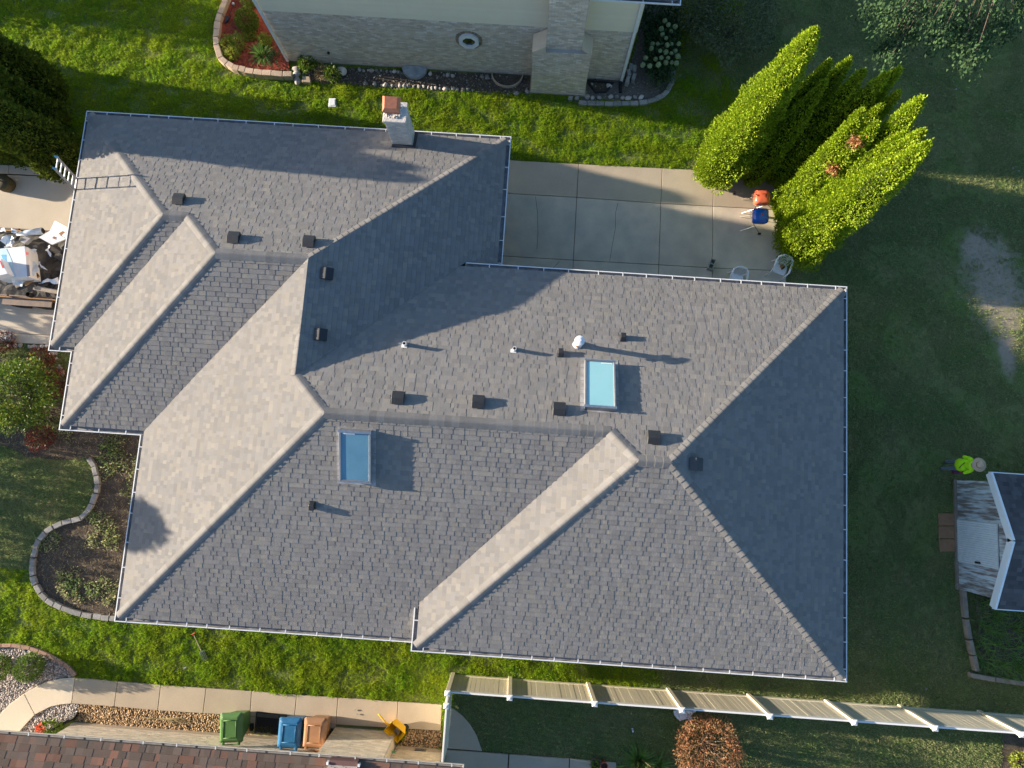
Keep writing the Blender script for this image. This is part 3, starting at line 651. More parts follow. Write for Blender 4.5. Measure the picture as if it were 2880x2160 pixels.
for k, p, gm in full:
    vs_, f_ = gm(p[0], p[1], p[2], p[3]); key = (k, p[1], round(p[6]/.015))
    c0 = Vector(vs_[0])
    if key not in SM:
        me = bpy.data.meshes.new('shingle'); me.from_pydata([tuple(Vector(v)-c0) for v in vs_], [], f_); me.materials.append(M['shingle']); SM[key] = me
    ob = bpy.data.objects.new('shingle', SM[key]); COL.objects.link(ob); ob.parent = roof; ob.location = c0-WL[house]; WL[ob] = WL[house]
# ridge and hip caps
EDG = [(A_, R1, 'N', 'W0'), (N_, R1, 'W0', 'S4'), (R1, R2, 'N', 'S4'), (R2, R3, 'N', 'W1'), (L_, R3, 'W1', 'S3'), (R3, R4, 'N', 'S3'), (B_, R4, 'N', 'E1'), (R5, R4, 'W2', 'E1'), (R5, R6, 'W2', 'N3'),
       (J_, R6, 'W2', 'S1'), (R6, R7, 'S1', 'N3'), (R7, R8, 'W3', 'N3'), (G_, R8, 'W3', 'S2'), (R8, R9, 'N3', 'S2'), (E_, R9, 'N3', 'E2'), (F_, R9, 'S2', 'E2')]
CAPS = []
for a, b, k1, k2 in EDG:
    a = Vector((a[0], a[1], min(zpl(PL[k1], a[0], a[1]), zpl(PL[k2], a[0], a[1])))) if not isinstance(a, Vector) else a
    d = b-a; Lh = d.length; n = max(1, round(Lh/.2)); stp = d/n; pd = Vector((d.x, d.y, 0)).normalized(); q = Vector((-pd.y, pd.x, 0))
    def pt(x, w_, up):
        p = a+d.normalized()*x; P2 = p+q*w_
        return P2.x, P2.y, min(zpl(PL[k1], P2.x, P2.y), zpl(PL[k2], P2.x, P2.y))+up
    step = Lh/n; vs_ = []; fs = []
    prof = [(-.155, .008), (-.09, .020), (-.03, .026), (0, .020), (.03, .026), (.09, .020), (.155, .008)]
    for x, up in ((0, .019), (step*1.12, .003)):
        for w_, z in prof: vs_.append(pt(x, w_, z+up))
    for w_, z in prof: vs_.append(pt(0, w_, z-.004))
    np_ = len(prof)
    for i in range(np_-1):
        fs.append((i, i+1, np_+i+1, np_+i)); fs.append((2*np_+i, 2*np_+i+1, i+1, i))
    fs += [(0, np_, 2*np_), (np_-1, 3*np_-1, 2*np_-1)]
    me = bpy.data.meshes.new('ridge_cap'); o0 = Vector(vs_[3]); me.from_pydata([tuple(Vector(v)-o0) for v in vs_], [], fs); me.materials.append(M['ridge_cap'])
    bm = bmesh.new(); bm.from_mesh(me); bmesh.ops.recalc_face_normals(bm, faces=bm.faces[:])
    if sum(f.normal.z for f in bm.faces) < 0: bmesh.ops.reverse_faces(bm, faces=bm.faces[:])
    bm.to_mesh(me); bm.free()
    for i in range(n): CAPS.append((me, o0+stp*i))
CAPS.sort(key=lambda c: (c[1]-camp).length)
for me, p in CAPS[:300]:
    ob = bpy.data.objects.new('ridge_cap', me); COL.objects.link(ob); ob.parent = roof; ob.location = p-WL[house]
mb = MB()
for me, p in CAPS[300:]: mb.add([Vector(v.co)+p for v in me.vertices], [tuple(f.vertices) for f in me.polygons])
if mb.v: stuff(mb.build('ridge_cap_run', 'ridge_cap', roof))
# metal valleys stay closed-cut; gutters ------------------------------------------------
def loft(pts, prof, z, closed_prof=True):
    """mitred extrusion along an axis-aligned polyline, outside on the right hand; returns one MB per segment"""
    out = []; n = len(pts)
    nr = []
    for i in range(n-1):
        d = (Vector(pts[i+1])-Vector(pts[i])).normalized(); nr.append(Vector((d.y, -d.x)))
    for i in range(n-1):
        mb = MB(); k = len(prof); vs_ = []
        for j in (i, i+1):
            ns = nr[i] if (j == 0 or j == n-1) else nr[j-1]+nr[j]
            for dd, zz in prof: vs_.append((pts[j][0]+ns.x*dd, pts[j][1]+ns.y*dd, z+zz))
        fs = [(m_, (m_+1) % k, k+(m_+1) % k, k+m_) for m_ in range(k)]+[tuple(range(k-1, -1, -1)), tuple(range(k, 2*k))]
        mb.add(vs_, fs)
        if k > 8:
            for m_ in range(5, k): mb.mi[m_] = 1
        out.append((mb, Vector(pts[i]), Vector(pts[i+1]), nr[i]))
    return out
GP = [(-.15, .03), (-.15, -.10), (-.045, -.10), (-.004, -.045), (.004, .004), (-.026, .006), (-.028, -.006), (-.020, -.04), (-.05, -.09), (-.142, -.09), (-.142, .03)]
def gutters(parent, pts, z, m='white_metal', step=.75, hang='white_metal', prof=GP):
    for mb, a, b, n in loft(pts, prof, z):
        g_ = mb.build('gutter', [m, 'gutter_inside'], parent)
        L_g = (b-a).length; d = (b-a).normalized(); k = max(1, int(L_g/step)); x = .35
        while x < L_g-.2:
            p = a+d*x; h = MB(); c = Vector((p.x-n.x*.075, p.y-n.y*.075, z+.004))
            h.obox(c, Vector((d.x, d.y, 0))*.014, Vector((n.x, n.y, 0))*.075, Vector((0, 0, .004))); h.build('hanger', hang, g_)
            x += step*random.uniform(.8, 1.25)
low = [(sE1, tM-.15), (sE1, tN), (sW0, tN), (sW0, tS4), (sW1, tS4), (sW1, tS3), (sW2, tS3), (sW2, tS1), (sW3-.01, tS1)]
high = [(sW3, HHp.y-.02), (sW3, tS2), (sE2, tS2), (sE2, tM), (D1.x, tM)]
gutters(house, low, ZE); gutters(house, high, ZH)
def walls(parent, pts, z, m, inset=.5, th=.2):
    for mb, a, b, n in loft(pts, [(-inset, z-.12), (-inset-th, z-.12), (-inset-th, 0), (-inset, 0)], 0): mb.build('wall', m, parent)
    for mb, a, b, n in loft(pts, [(-.152, z-.10), (-inset-.02, z-.10), (-inset-.02, z-.118), (-.152, z-.118)], 0): mb.build('soffit', 'white_metal', parent)
walls(house, low, ZE, 'house_wall'); walls(house, high, ZH, 'house_wall')
# chimney -----------------------------------------------------------------
def brick_wall(parent, name, origin, ux, L_, z0, z1, nrm, m, bl=.20, bh=.068, gap=.008, proud=.006, limit=0, kind=True, mask=None, edge=None):
    """running-bond bricks standing proud of a wall face; first `limit` are single parts, the rest one joined part"""
    ux, nrm, origin = Vector(ux), Vector(nrm), Vector(origin); r = 0; z = z0; items = []
    while z < z1-.02:
        h = min(bh, z1-z)-gap; x = -bl/2 if r % 2 else 0
        while x < L_:
            x0, x1 = max(x, 0), min(x+bl, L_)-gap
            if x1-x0 > .02:
                c = origin+ux*(x0+x1)/2+Vector((0, 0, z+h/2)); pr = proud*random.uniform(.5, 1.3)
                if mask is None or mask((x0+x1)/2, z+h/2): items.append((c, (x1-x0)/2, h/2, pr))
            x += bl
        z += bh; r += 1
    mb = MB(); shared = {}
    for i, (c, hx, hz, pr) in enumerate(items):
        if i < limit:
            key = (round(hx, 3), round(hz, 3))
            if key not in shared:
                b = MB(); b.obox((0, 0, 0), ux*hx, nrm*proud, Vector((0, 0, hz))); me = bpy.data.meshes.new('brick'); me.from_pydata(b.v, [], b.f); me.materials.append(M[m]); shared[key] = me
            ob = bpy.data.objects.new('brick', shared[key]); COL.objects.link(ob); ob.parent = parent; ob.location = c+nrm*(pr-proud)-WL[parent]
        else: mb.obox(c, ux*hx, nrm*pr, Vector((0, 0, hz)))
    if mb.v: stuff(mb.build(name, m, parent))
ch = (-4.57, -3.95, 10.03, 10.60, 4.72)                    # s0 s1 t0 t1 top
mb = MB(); mb.box((ch[0], ch[2], .0), (ch[1], ch[3], ch[4]-.09)); chim = mb.build('chimney', 'mortar_white', house)
zb = zpl(PL['N'], 0, ch[2])-.03
brick_wall(chim, 'brick_course', (ch[0], ch[2], zb), (1, 0, 0), ch[1]-ch[0], 0, ch[4]-.1-zb, (0, -1, 0), 'chimney_brick', limit=150)
brick_wall(chim, 'brick_course', (ch[1], ch[2], zb-.2), (0, 1, 0), ch[3]-ch[2], 0, ch[4]-.1-zb+.2, (1, 0, 0), 'chimney_brick', limit=150)
brick_wall(chim, 'brick_course', (ch[0], ch[2], zb-.2), (0, 1, 0), ch[3]-ch[2], 0, ch[4]-.1-zb+.2, (-1, 0, 0), 'chimney_brick')
brick_wall(chim, 'brick_course', (ch[0], ch[3], zb-.2), (1, 0, 0), ch[1]-ch[0], 0, ch[4]-.1-zb+.2, (0, 1, 0), 'chimney_brick')
mb = MB(); mb.box((ch[0]-.04, ch[2]-.04, ch[4]-.09), (ch[1]+.04, ch[3]+.04, ch[4])); crown = mb.build('crown', 'mortar_white', chim, bevel=.012)
nx, ny = (ch[0]+ch[1])/2-.09, (ch[2]+ch[3])/2+.06
V0, F0 = ico(); mb = MB()
for i in range(34):
    a = i/34*6.283; rr = random.uniform(.8, 1.15); s_ = random.uniform(.022, .045)
    p = Vector((nx+.05+math.cos(a)*.235*rr, ny-.04+math.sin(a)*.215*rr, ch[4]+.008)); mb.add([p+Vector(v)*s_*random.uniform(.8, 1.2) for v in V0], [tuple(f) for f in F0])
stuff(mb.build('mortar_rubble', 'mortar_white', chim))
mb = MB(); mb.box((nx-.13, ny-.12, ch[4]), (nx+.13, ny+.12, ch[4]+.42)); flue = mb.build('flue', 'copper', chim, bevel=.01)
cz = ch[4]+.40; lid = ground([(1076, 269), (1127.5, 273), (1123.5, 318.5), (1074.5, 315)], cz)
lc = sum(lid, Vector())/4
mb = MB(); top_ = [lc+(p-lc)*.70+Vector((0, 0, .10)) for p in lid]; low_ = [Vector((p.x, p.y, cz-.035)) for p in lid]
mb.add(list(lid)+top_+low_, [(4, 7, 6, 5), (0, 4, 5, 1), (1, 5, 6, 2), (2, 6, 7, 3), (3, 7, 4, 0), (0, 1, 9, 8), (1, 2, 10, 9), (2, 3, 11, 10), (3, 0, 8, 11)])
mb.build('cap_lid', 'copper', chim)
mb = MB()
for s0, s1, t0, t1 in ((ch[0]-.02, ch[1]+.09, ch[2]-.10, ch[2]-.012), (ch[1]+.012, ch[1]+.10, ch[2]-.10, ch[3]+.02)):
    z_ = [zpl(PL['N'], 0, t) for t in (t0, t1)]
    mb.add([(s0, t0, z_[0]+.02), (s1, t0, z_[0]+.02), (s1, t1, z_[1]+.10 if s1-s0 > .3 else z_[1]+.02), (s0, t1, z_[1]+.10)] + [(s0, t0, z_[0]-.03), (s1, t0, z_[0]-.03), (s1, t1, z_[1]-.03), (s0, t1, z_[1]-.03)],
           [(0, 1, 2, 3), (0, 4, 5, 1), (1, 5, 6, 2), (2, 6, 7, 3), (3, 7, 4, 0)])
mb.build('flashing', 'black_metal', chim)
# roof furniture: local frame on a plane
def pframe(pl, px):
    a, b, c = pl; p = atpl(*px, pl); v = Vector((a, b, a*a+b*b)).normalized(); n = Vector((-a, -b, 1)).normalized(); u = v.cross(n)
    return p, u, v, n
def lbox(mb, fr, u0, u1, v0, v1, n0, n1, v1t=None, v0t=None, mi=0):
    p, u, v, n = fr; v1t = v1 if v1t is None else v1t; v0t = v0 if v0t is None else v0t
    vs_ = [p+u*a+v*b+n*c for a, b, c in ((u0, v0, n0), (u1, v0, n0), (u1, v1, n0), (u0, v1, n0), (u0, v0t, n1), (u1, v0t, n1), (u1, v1t, n1), (u0, v1t, n1))]
    f = [(0, 3, 2, 1), (4, 5, 6, 7), (0, 1, 5, 4), (1, 2, 6, 5), (2, 3, 7, 6), (3, 0, 4, 7)]
    mb.add(vs_, f, mi)
def roof_vent(k, px, w_=.17, d=.19, h=.15):
    fr = pframe(PL[k], px); mb = MB()
    p, u, v, n = fr; fr = (p-n*.0, u, v, n)
    lbox(mb, fr, -w_, w_, -d, d*.95, .035, h, v1t=d*.15)
    rv = mb.build('roof_vent', 'shed_shingle' if k == 'E2' else 'black_metal', house, bevel=.012)
    mb = MB(); lbox(mb, fr, -w_+.02, w_-.02, -d-.006, -d+.0, .05, h-.04); mb.build('vent_screen', 'grey_metal', rv)
for k, px in (('N', (504.5, 566)), ('N', (659, 674)), ('N', (869.7, 685)), ('E1', (917, 771)), ('E1', (899, 942)), ('N3', (1120, 1124)), ('N3', (1345, 1135)), ('N3', (1572, 1155)), ('N3', (1837, 1235)), ('E2', (1951, 1305))):
    roof_vent(k, px)
for k, px in (('N3', (1576.7, 996)), ('N3', (1751, 952)), ('S1', (879.5, 1420))):
    fr = pframe(PL[k], px); mb = MB(); lbox(mb, fr, -.075, .075, -.11, .11, .02, .15, v1t=.05); rv = mb.build('exhaust_vent', 'black_metal', house, bevel=.012)
    mb = MB(); lbox(mb, fr, -.085, .085, -.115, .125, .012, .026); mb.build('vent_flange', 'black_metal', rv)
def pipe(px, h, r, m):
    p, u, v, n = pframe(PL['N3'], px); seg = 14; mb = MB(); vs_ = []; fs = []
    prof = [(r, -.08), (r, h), (r*.78, h), (r*.78, h-.12)]
    mb.lathe(p, prof, seg); o = mb.build('vent_pipe', m, house, smooth=False)
    mb = MB(); mb.lathe(p, [(r*.77, h-.12), (r*.1, h-.119)], seg); mb.build('pipe_bore', 'black_metal', o)
    mb = MB(); mb.lathe(p, [(r*1.5, -.02), (r*1.02, .09)], seg); mb.build('boot', 'grey_metal', o)
    mb = MB(); lbox(mb, (p, u, v, n), -r*1.0, r*2.0, -r*.2, r*2.0, .012, .022); mb.build('flashing', 'white_metal', o)
pipe((1141, 970), .26, .055, 'vinyl_white'); pipe((1447, 984), .26, .055, 'vinyl_white')
p, u, v, n = pframe(PL['N3'], (1624, 971)); mb = MB(); mb.lathe(p, [(.10, -.1), (.085, .1), (.075, .12), (.075, .56)], 16); fl = mb.build('flue_pipe', 'pot_tan', house, smooth=True)
mb = MB(); mb.lathe(p, [(.075, .54), (.14, .55), (.145, .60), (.09, .62), (.09, .67), (.14, .68), (.135, .73), (.04, .76)], 18); mb.build('flue_cap', 'white_metal', fl)
mb = MB(); mb.lathe(p, [(.15, -.03), (.11, .08), (.085, .1)], 16); mb.build('storm_collar', 'white_metal', fl)
def skylight(k, cn, glass):
    pl = PL[k]; c = [atpl(x, y, pl) for x, y in cn]; p = sum(c, Vector())/4; _, u, v, n = pframe(pl, cn[0])
    us = [abs((q-p).dot(u)) for q in c]; vs_ = [abs((q-p).dot(v)) for q in c]; U, Vv = sum(us)/4, sum(vs_)/4; fr = (p, u, v, n); h = .17
    mb = MB(); f = .055
    for a in ((-U, -U+f, -Vv, Vv), (U-f, U, -Vv, Vv), (-U+f, U-f, -Vv, -Vv+f), (-U+f, U-f, Vv-f, Vv)): lbox(mb, fr, *a, .0, h)
    s_ = mb.build('skylight', 'grey_metal', house, bevel=.008)
    mb = MB(); lbox(mb, fr, -U+f*.8, U-f*.8, -Vv+f*.8, Vv-f*.8, .02, .05); mb.build('blind', glass, s_)
    mb = MB(); p_ = fr[0]; mb.add([p_+u*a+v*b+n*(h-.02) for a, b in ((-U+f*.9, -Vv+f*.9), (U-f*.9, -Vv+f*.9), (U-f*.9, Vv-f*.9), (-U+f*.9, Vv-f*.9))], [(0, 1, 2, 3)]); mb.build('pane', 'glass_cyan' if k == 'N3' else 'glass_sky_reflection', s_)
    mb = MB(); lbox(mb, fr, -U-.012, U+.012, -Vv-.012, -Vv+.03, h+.001, h+.02); lbox(mb, fr, -U-.012, U+.012, Vv-.06, Vv+.012, h+.001, h+.022); mb.build('frame_trim', 'steel', s_)
    mb = MB(); lbox(mb, fr, -U-.10, U+.10, -Vv-.14, Vv+.06, .006, .016); mb.build('flashing', 'gutter_inside', s_)
    mb = MB(); lbox(mb, fr, -U*.75, U*.0, Vv-f-.055, Vv-f-.02, h-.02, h-.012) if k == 'S1' else lbox(mb, fr, -U*.8, -U*.1, -Vv+f+.02, -Vv+f+.05, h-.02, h-.012); mb.build('vent_bar', 'white_metal', s_)
skylight('N3', [(1643, 1022), (1729, 1022), (1730, 1156), (1642, 1155)], 'blind_cyan')
skylight('S1', [(957, 1205), (1048, 1207), (1046, 1350), (959, 1349)], 'blind_blue')
#NEIGHBOURS
# ================================================================== NEIGHBOURS
# ---- two-tone brick and siding house to the north
TW = 14.75
nh = thing('brick_house', 'two storey house of grey brick below cream siding', 'house', (-3, TW, 0))
mb = MB(); mb.box((-9.62, TW+.012, 0), (3.10, TW+.3, 4.62)); mb.box((-9.62, TW+.3, 0), (-9.3, TW+9, 4.62)); mb.box((2.80, TW+.3, 0), (3.10, TW+9, 4.62)); mb.box((-9.3, TW+8.7, 0), (2.8, TW+9, 4.62))
nwall = mb.build('wall', 'mortar', nh)
octc = att(720+.3255*1840, .3255*345, TW)
brick_wall(nwall, 'brick_course', (-9.62, TW+.006, 0), (1, 0, 0), 12.72, .05, 2.77, (0, -1, 0), 'grey_brick', bl=.20, bh=.068, limit=0, mask=lambda x, z: math.hypot(x-9.62-octc.x, z-octc.z) > .43)
brick_wall(nwall, 'brick_course', (3.106, TW, 0), (0, 1, 0), 6, .05, 2.77, (1, 0, 0), 'grey_brick', limit=0)
z = 2.80
while z < 4.6:                                              # lap siding, each board leaning out over the one below
    mb = MB(); h = .125
    mb.add([(-9.62, TW-.022, z), (3.12, TW-.022, z), (3.12, TW+.01, z), (-9.62, TW+.01, z), (-9.62, TW-.006, z+h), (3.12, TW-.006, z+h), (3.12, TW+.01, z+h), (-9.62, TW+.01, z+h)],
           [(0, 3, 2, 1), (4, 5, 6, 7), (0, 1, 5, 4), (1, 2, 6, 5), (2, 3, 7, 6), (3, 0, 4, 7)]); mb.build('siding_board', 'siding', nh)
    mb = MB(); mb.box((3.10, TW+.012, z), (3.125, TW+8, z+h-.004)); mb.build('siding_board', 'siding', nh)
    z += h
win = None
def octagon(r, y, n=8): return [(octc.x+r*math.cos(math.pi/8+k*math.pi/4), y, octc.z+r*math.sin(math.pi/8+k*math.pi/4)) for k in range(n)]
mb = MB(); o1, o2, o3, o4 = octagon(.37, TW-.10), octagon(.235, TW-.10), octagon(.37, TW+.01), octagon(.235, TW+.01)
mb.add(o1+o2+o3+o4, [f for k in range(8) for f in ((k, 8+k, 8+(k+1) % 8, (k+1) % 8), (k, (k+1) % 8, 16+(k+1) % 8, 16+k), (8+k, 24+k, 24+(k+1) % 8, 8+(k+1) % 8))])
win = mb.build('window', 'white_metal', nh)
mb = MB(); mb.add(octagon(.25, TW-.035), [tuple(range(7, -1, -1))]); mb.build('pane', 'glass_dark', win)
for k in range(24):
    a0, a1 = k/24*2*math.pi+.02, (k+1)/24*2*math.pi-.02; mb = MB()
    q = [(octc.x+r*math.cos(a), y, octc.z+r*math.sin(a)) for y in (TW-.02, TW+.01) for r, a in ((.38, a0), (.47, a0), (.47, a1), (.38, a1))]
    mb.add(q, [(0, 1, 2, 3), (1, 5, 6, 2), (0, 4, 5, 1), (3, 2, 6, 7), (0, 3, 7, 4)]); mb.build('brick', 'brick_edge', win)
# fireplace stack
c0, c1, tf, zs = -.32, 1.66, 14.09, 2.44
mb = MB(); mb.box((c0, tf, 0), (c1, TW-.03, zs)); stack = mb.build('chimney', 'mortar', nh)
sh0, sh1 = att(1556.5, 0, 14.28), att(1653, 0, 14.28); x0, x1 = sh0.x, sh1.x
x0, x1 = .12, 1.32
mb = MB(); mb.box((x0, 14.22, zs), (x1, TW-.03, 7.2)); mb.build('stack_shaft', 'mortar', stack)
brick_wall(stack, 'brick_course', (c0, tf-.004, 0), (1, 0, 0), c1-c0, .08, zs, (0, -1, 0), 'grey_brick')
brick_wall(stack, 'brick_course', (c1+.004, tf, 0), (0, 1, 0), TW-tf, .08, zs, (1, 0, 0), 'grey_brick')
brick_wall(stack, 'brick_course', (c0-.004, tf, 0), (0, 1, 0), TW-tf, .08, zs, (-1, 0, 0), 'grey_brick')
brick_wall(stack, 'brick_course', (x0, 14.216, 0), (1, 0, 0), x1-x0, zs, 7.2, (0, -1, 0), 'grey_brick')
brick_wall(stack, 'brick_course', (x1+.004, 14.22, 0), (0, 1, 0), TW-14.22, zs, 7.2, (1, 0, 0), 'grey_brick')
for s0, s1, up in ((c0-.03, x0-.005, 1), (x1+.005, c1+.03, 0)):
    mb = MB(); za, zb_ = (zs-.02, zs+.30) if up else (zs+.30, zs-.02)
    mb.add([(s0, tf-.03, za), (s1, tf-.03, zb_), (s1, TW-.03, zb_), (s0, TW-.03, za), (s0, tf-.03, za-.07), (s1, tf-.03, zs-.1), (s1, TW-.03, zs-.1), (s0, TW-.03, za-.07)], [(0, 1, 2, 3), (0, 4, 5, 1), (3, 2, 6, 7), (1, 5, 6, 2), (0, 3, 7, 4)])
    mb.build('shoulder_slab', 'concrete_stained', stack)
mb = MB(); mb.box((c0-.06, tf-.06, 0), (c1+.06, TW-.03, .09)); mb.build('plinth', 'concrete', stack)
gutters(nh, [(-10.4, 14.30), (4.1, 14.30), (4.1, 24)], 4.75)
mb = MB()
for s0, s1, t0, t1 in ((-10.3, 4.0, 14.40, 19.3),): mb.add([(s0, t0, 4.80), (s1, t0, 4.80), (s1-4.9, t1, 6.9), (s0+4.9, t1, 6.9), (s1, 24.2, 4.8), (s0, 24.2, 4.8)], [(0, 1, 2, 3), (1, 4, 2), (4, 5, 3, 2), (5, 0, 3)])
mb.build('roof', 'shed_shingle', nh)
mb = MB(); mb.box((-10.3, 14.43, 4.62), (3.99, 24, 4.66)); mb.build('soffit', 'white_metal', nh)
for s_, px in ((-9.55, -9.55), (3.02, 3.02)):
    mb = MB(); mb.box((s_-.045, TW-.10, .12), (s_+.045, TW-.03, 4.3)); mb.add([(s_-.045, TW-.10, 4.3), (s_+.045, TW-.10, 4.3), (s_+.045, 14.37, 4.66), (s_-.045, 14.37, 4.66), (s_-.045, TW-.03, 4.3), (s_+.045, TW-.03, 4.3), (s_+.045, 14.43, 4.68), (s_-.045, 14.43, 4.68)], [(0, 1, 2, 3), (4, 7, 6, 5), (0, 3, 7, 4), (1, 5, 6, 2)])
    mb.build('downspout', 'white_metal', nh)
mb = MB(); mb.tube([(3.0, TW-.07, .12), (3.0, TW-.2, .06), (3.02, TW-.5, .05)], .055, 8); mb.build('drain_boot', 'rubber', nh)
v_ = att(720+.3255*627, .3255*452, TW); mb = MB(); mb.tube([(v_.x, TW+.01, v_.z), (v_.x, TW-.06, v_.z)], .05, 10); mb.build('dryer_vent', 'black_metal', nh)
# window wells
def well(px, r, label, cover):
    c = at(*px, 0); c.y = TW-.02; t = thing('window_well', label, 'window well', (c.x, c.y, 0))
    mb = MB(); n = 16; arc = [(math.pi+math.pi*k/n) for k in range(n+1)]; vs_ = []
    for k, a in enumerate(arc):
        for rr, z in ((r, 0), (r, .14), (r-.035, .14), (r-.035, -.0)): vs_.append((c.x+rr*math.cos(a), c.y+rr*.92*math.sin(a), z))
    mb.add(vs_, [(4*k+m_, 4*k+m_+1, 4*k+m_+5, 4*k+m_+4) for k in range(n) for m_ in range(3)]); mb.build('rim', 'concrete' if not cover else 'well_plastic', t)
    mb = MB(); pts = [(c.x+(r-.02)*math.cos(a), c.y+(r-.02)*.92*math.sin(a)) for a in arc]
    if cover:
        k_ = len(pts); vs_ = [(x, y, .15) for x, y in pts]+[(c.x+(x-c.x)*.55, c.y+(y-c.y)*.5, .22) for x, y in pts]
        mb.add(vs_, [(i, i+1, k_+i+1, k_+i) for i in range(k_-1)]+[tuple(range(k_, 2*k_))]); mb.build('cover', 'well_plastic', t, smooth=True)
    else: mb.add([(x, y, .03) for x, y in pts], [tuple(range(len(pts)))]); mb.build('well_floor', 'bed_soil', t)
well((1167, 200), .47, 'clear grey plastic bubble over half round window well', True)
well((1427, 213), .60, 'open half round window well beside the brick fireplace', False)
t = thing('window_well', 'dark framed window well tray holding two stones', 'window well', at(1690, 240))
q = ground(T(1440, 0, (640, 690), (885, 710), (820, 795), (720, 800)), .08); qi = [sum(q, Vector())/4+(p-sum(q, Vector())/4)*.82 for p in q]
mb = MB(); mb.add([(p.x, p.y, .10) for p in q]+[(p.x, p.y, .10) for p in qi]+[(p.x, p.y, 0) for p in q]+[(p.x, p.y, .02) for p in qi], [f for k in range(4) for f in ((k, (k+1) % 4, 4+(k+1) % 4, 4+k), (k, 8+k, 8+(k+1) % 4, (k+1) % 4), (4+k, 4+(k+1) % 4, 12+(k+1) % 4, 12+k))]); mb.build('frame', 'black_metal', t)
mb = MB(); mb.add([(p.x, p.y, .025) for p in qi], [(3, 2, 1, 0)]); mb.build('tray', 'bed_soil', t)
# ---- tan brick house with brown roof to the south
ZB = 3.3; TE = -8.30; BP = .42; SB1 = -.88
bh_ = thing('brown_roof_house', 'tan brick house with brown shingle roof beside the walk', 'house', (-8, -10, 0))
pl = (0, -BP, ZB+BP*TE); pl_b = (0, -BP, ZB+BP*TE)
rect = [(-19, TE-.085), (SB1-.12, TE-.085), (SB1-.12, -13.5), (-19, -13.5)]
mb = MB(); mb.add([(x, y, zpl(pl, x, y)-.004) for x, y in rect]+[(x, y, zpl(pl, x, y)-.06) for x, y in rect], [(3, 2, 1, 0), (4, 5, 6, 7), (0, 1, 5, 4), (1, 2, 6, 5), (3, 0, 4, 7)])
broof = mb.build('roof', 'underlay', bh_)
mb = MB(); mb.add([(-19, -13.5, zpl(pl, 0, -13.5)), (SB1-.12, -13.5, zpl(pl, 0, -13.5)), (SB1-.12, -18.7, ZB), (-19, -18.7, ZB)], [(0, 3, 2, 1)]); mb.build('roof_slope', 'brown_shingle', bh_)
ps, gm = shingle_rows(pl, [rect], (0, TE-.085), expo=.19, wmin=.13, wmax=.34, lap=.012, tabh=.006, seed=77)
fl_ = sorted([p for p in ps if p[4]], key=lambda p: (Vector((p[0][0][0], p[0][0][1], 3.3))-Vector((-5, -8.3, 3.3))).length)
vis = [p for p in fl_ if -17 < p[0][0][0] < -.9 and p[0][0][1] > -9.9][:300]; vset = set(id(p) for p in vis); SMB = {}
mb = MB()
for p in ps:
    if id(p) in vset: continue
    mb.add(*gm(p[0], p[1], p[2], p[3]))
stuff(mb.build('shingle_field', 'brown_shingle', broof))
for p in vis:
    vs_, f_ = gm(p[0], p[1], p[2], p[3]); c0_ = Vector(vs_[0]); key = (p[1], round(p[6]/.012))
    if key not in SMB:
        me = bpy.data.meshes.new('shingle'); me.from_pydata([tuple(Vector(v)-c0_) for v in vs_], [], f_); me.materials.append(M['brown_shingle']); SMB[key] = me
    ob = bpy.data.objects.new('shingle', SMB[key]); COL.objects.link(ob); ob.parent = broof; ob.location = c0_-WL[bh_]
gutters(bh_, [(SB1, -18), (SB1, TE), (-19, TE)], ZB, 'tan_gutter', step=1.0, prof=[(-.135, .03), (-.135, -.11), (-.045, -.11), (-.004, -.05), (0, 0), (-.016, .002), (-.018, -.006), (-.013, -.04), (-.05, -.1), (-.127, -.1), (-.127, .03)])
TB = -9.27
mb = MB(); mb.box((-14.02, TB-.3, 0), (-1.75, TB-.012, ZB-.05)); mb.box((-14.02, -18, 0), (-13.7, TB-.3, ZB-.05)); mb.box((-2.05, -18, 0), (-1.75, TB-.3, ZB-.05)); bw = mb.build('wall', 'mortar', bh_)
mb = MB(); mb.box((-18.9, TE-.14, ZB-.13), (SB1-.14, TE-.14-.85, ZB-.11)) if False else mb.box((-18.9, TB-.3, ZB-.13), (SB1-.14, TE-.14, ZB-.11)); mb.build('soffit', 'white_metal', bh_)
brick_wall(bw, 'brick_course', (-14.02, TB-.006, 0), (1, 0, 0), 12.27, .25, ZB-.15, (0, 1, 0), 'tan_brick', bl=.2, bh=.07, limit=0, mask=lambda x, z: not (8.6 < x < 10.7))
brick_wall(bw, 'brick_course', (-14.026, TB-4, 0), (0, 1, 0), 4, .25, ZB-.15, (-1, 0, 0), 'tan_brick', bl=.2, bh=.07)
mb = MB(); mb.box((-14.06, TB-.3, 0), (-1.75, TB+.012, .24)); mb.build('foundation', 'concrete', bh_)
mb = MB(); mb.box((-5.36, TB-.2, 0), (-3.36, -8.81, ZB-.14)); bump_ = mb.build('fireplace_bay', 'mortar', bh_)
brick_wall(bump_, 'brick_course', (-5.36, -8.804, 0), (1, 0, 0), 2.0, .10, ZB-.16, (0, 1, 0), 'tan_brick', bl=.2, bh=.07, limit=0)
brick_wall(bump_, 'brick_course', (-3.354, TB, 0), (0, 1, 0), .46, .10, ZB-.16, (1, 0, 0), 'tan_brick', bl=.2, bh=.07)
brick_wall(bump_, 'brick_course', (-5.366, TB, 0), (0, 1, 0), .46, .10, ZB-.16, (-1, 0, 0), 'tan_brick', bl=.2, bh=.07)
g_ = att(940+.1718*1415, 1960+.1718*872, TB); vt = None
mb = MB(); mb.box((g_.x-.19, TB+.004, g_.z-.09), (g_.x+.19, TB+.012, g_.z+.09)); vt = mb.build('wall_vent', 'black_metal', bh_)
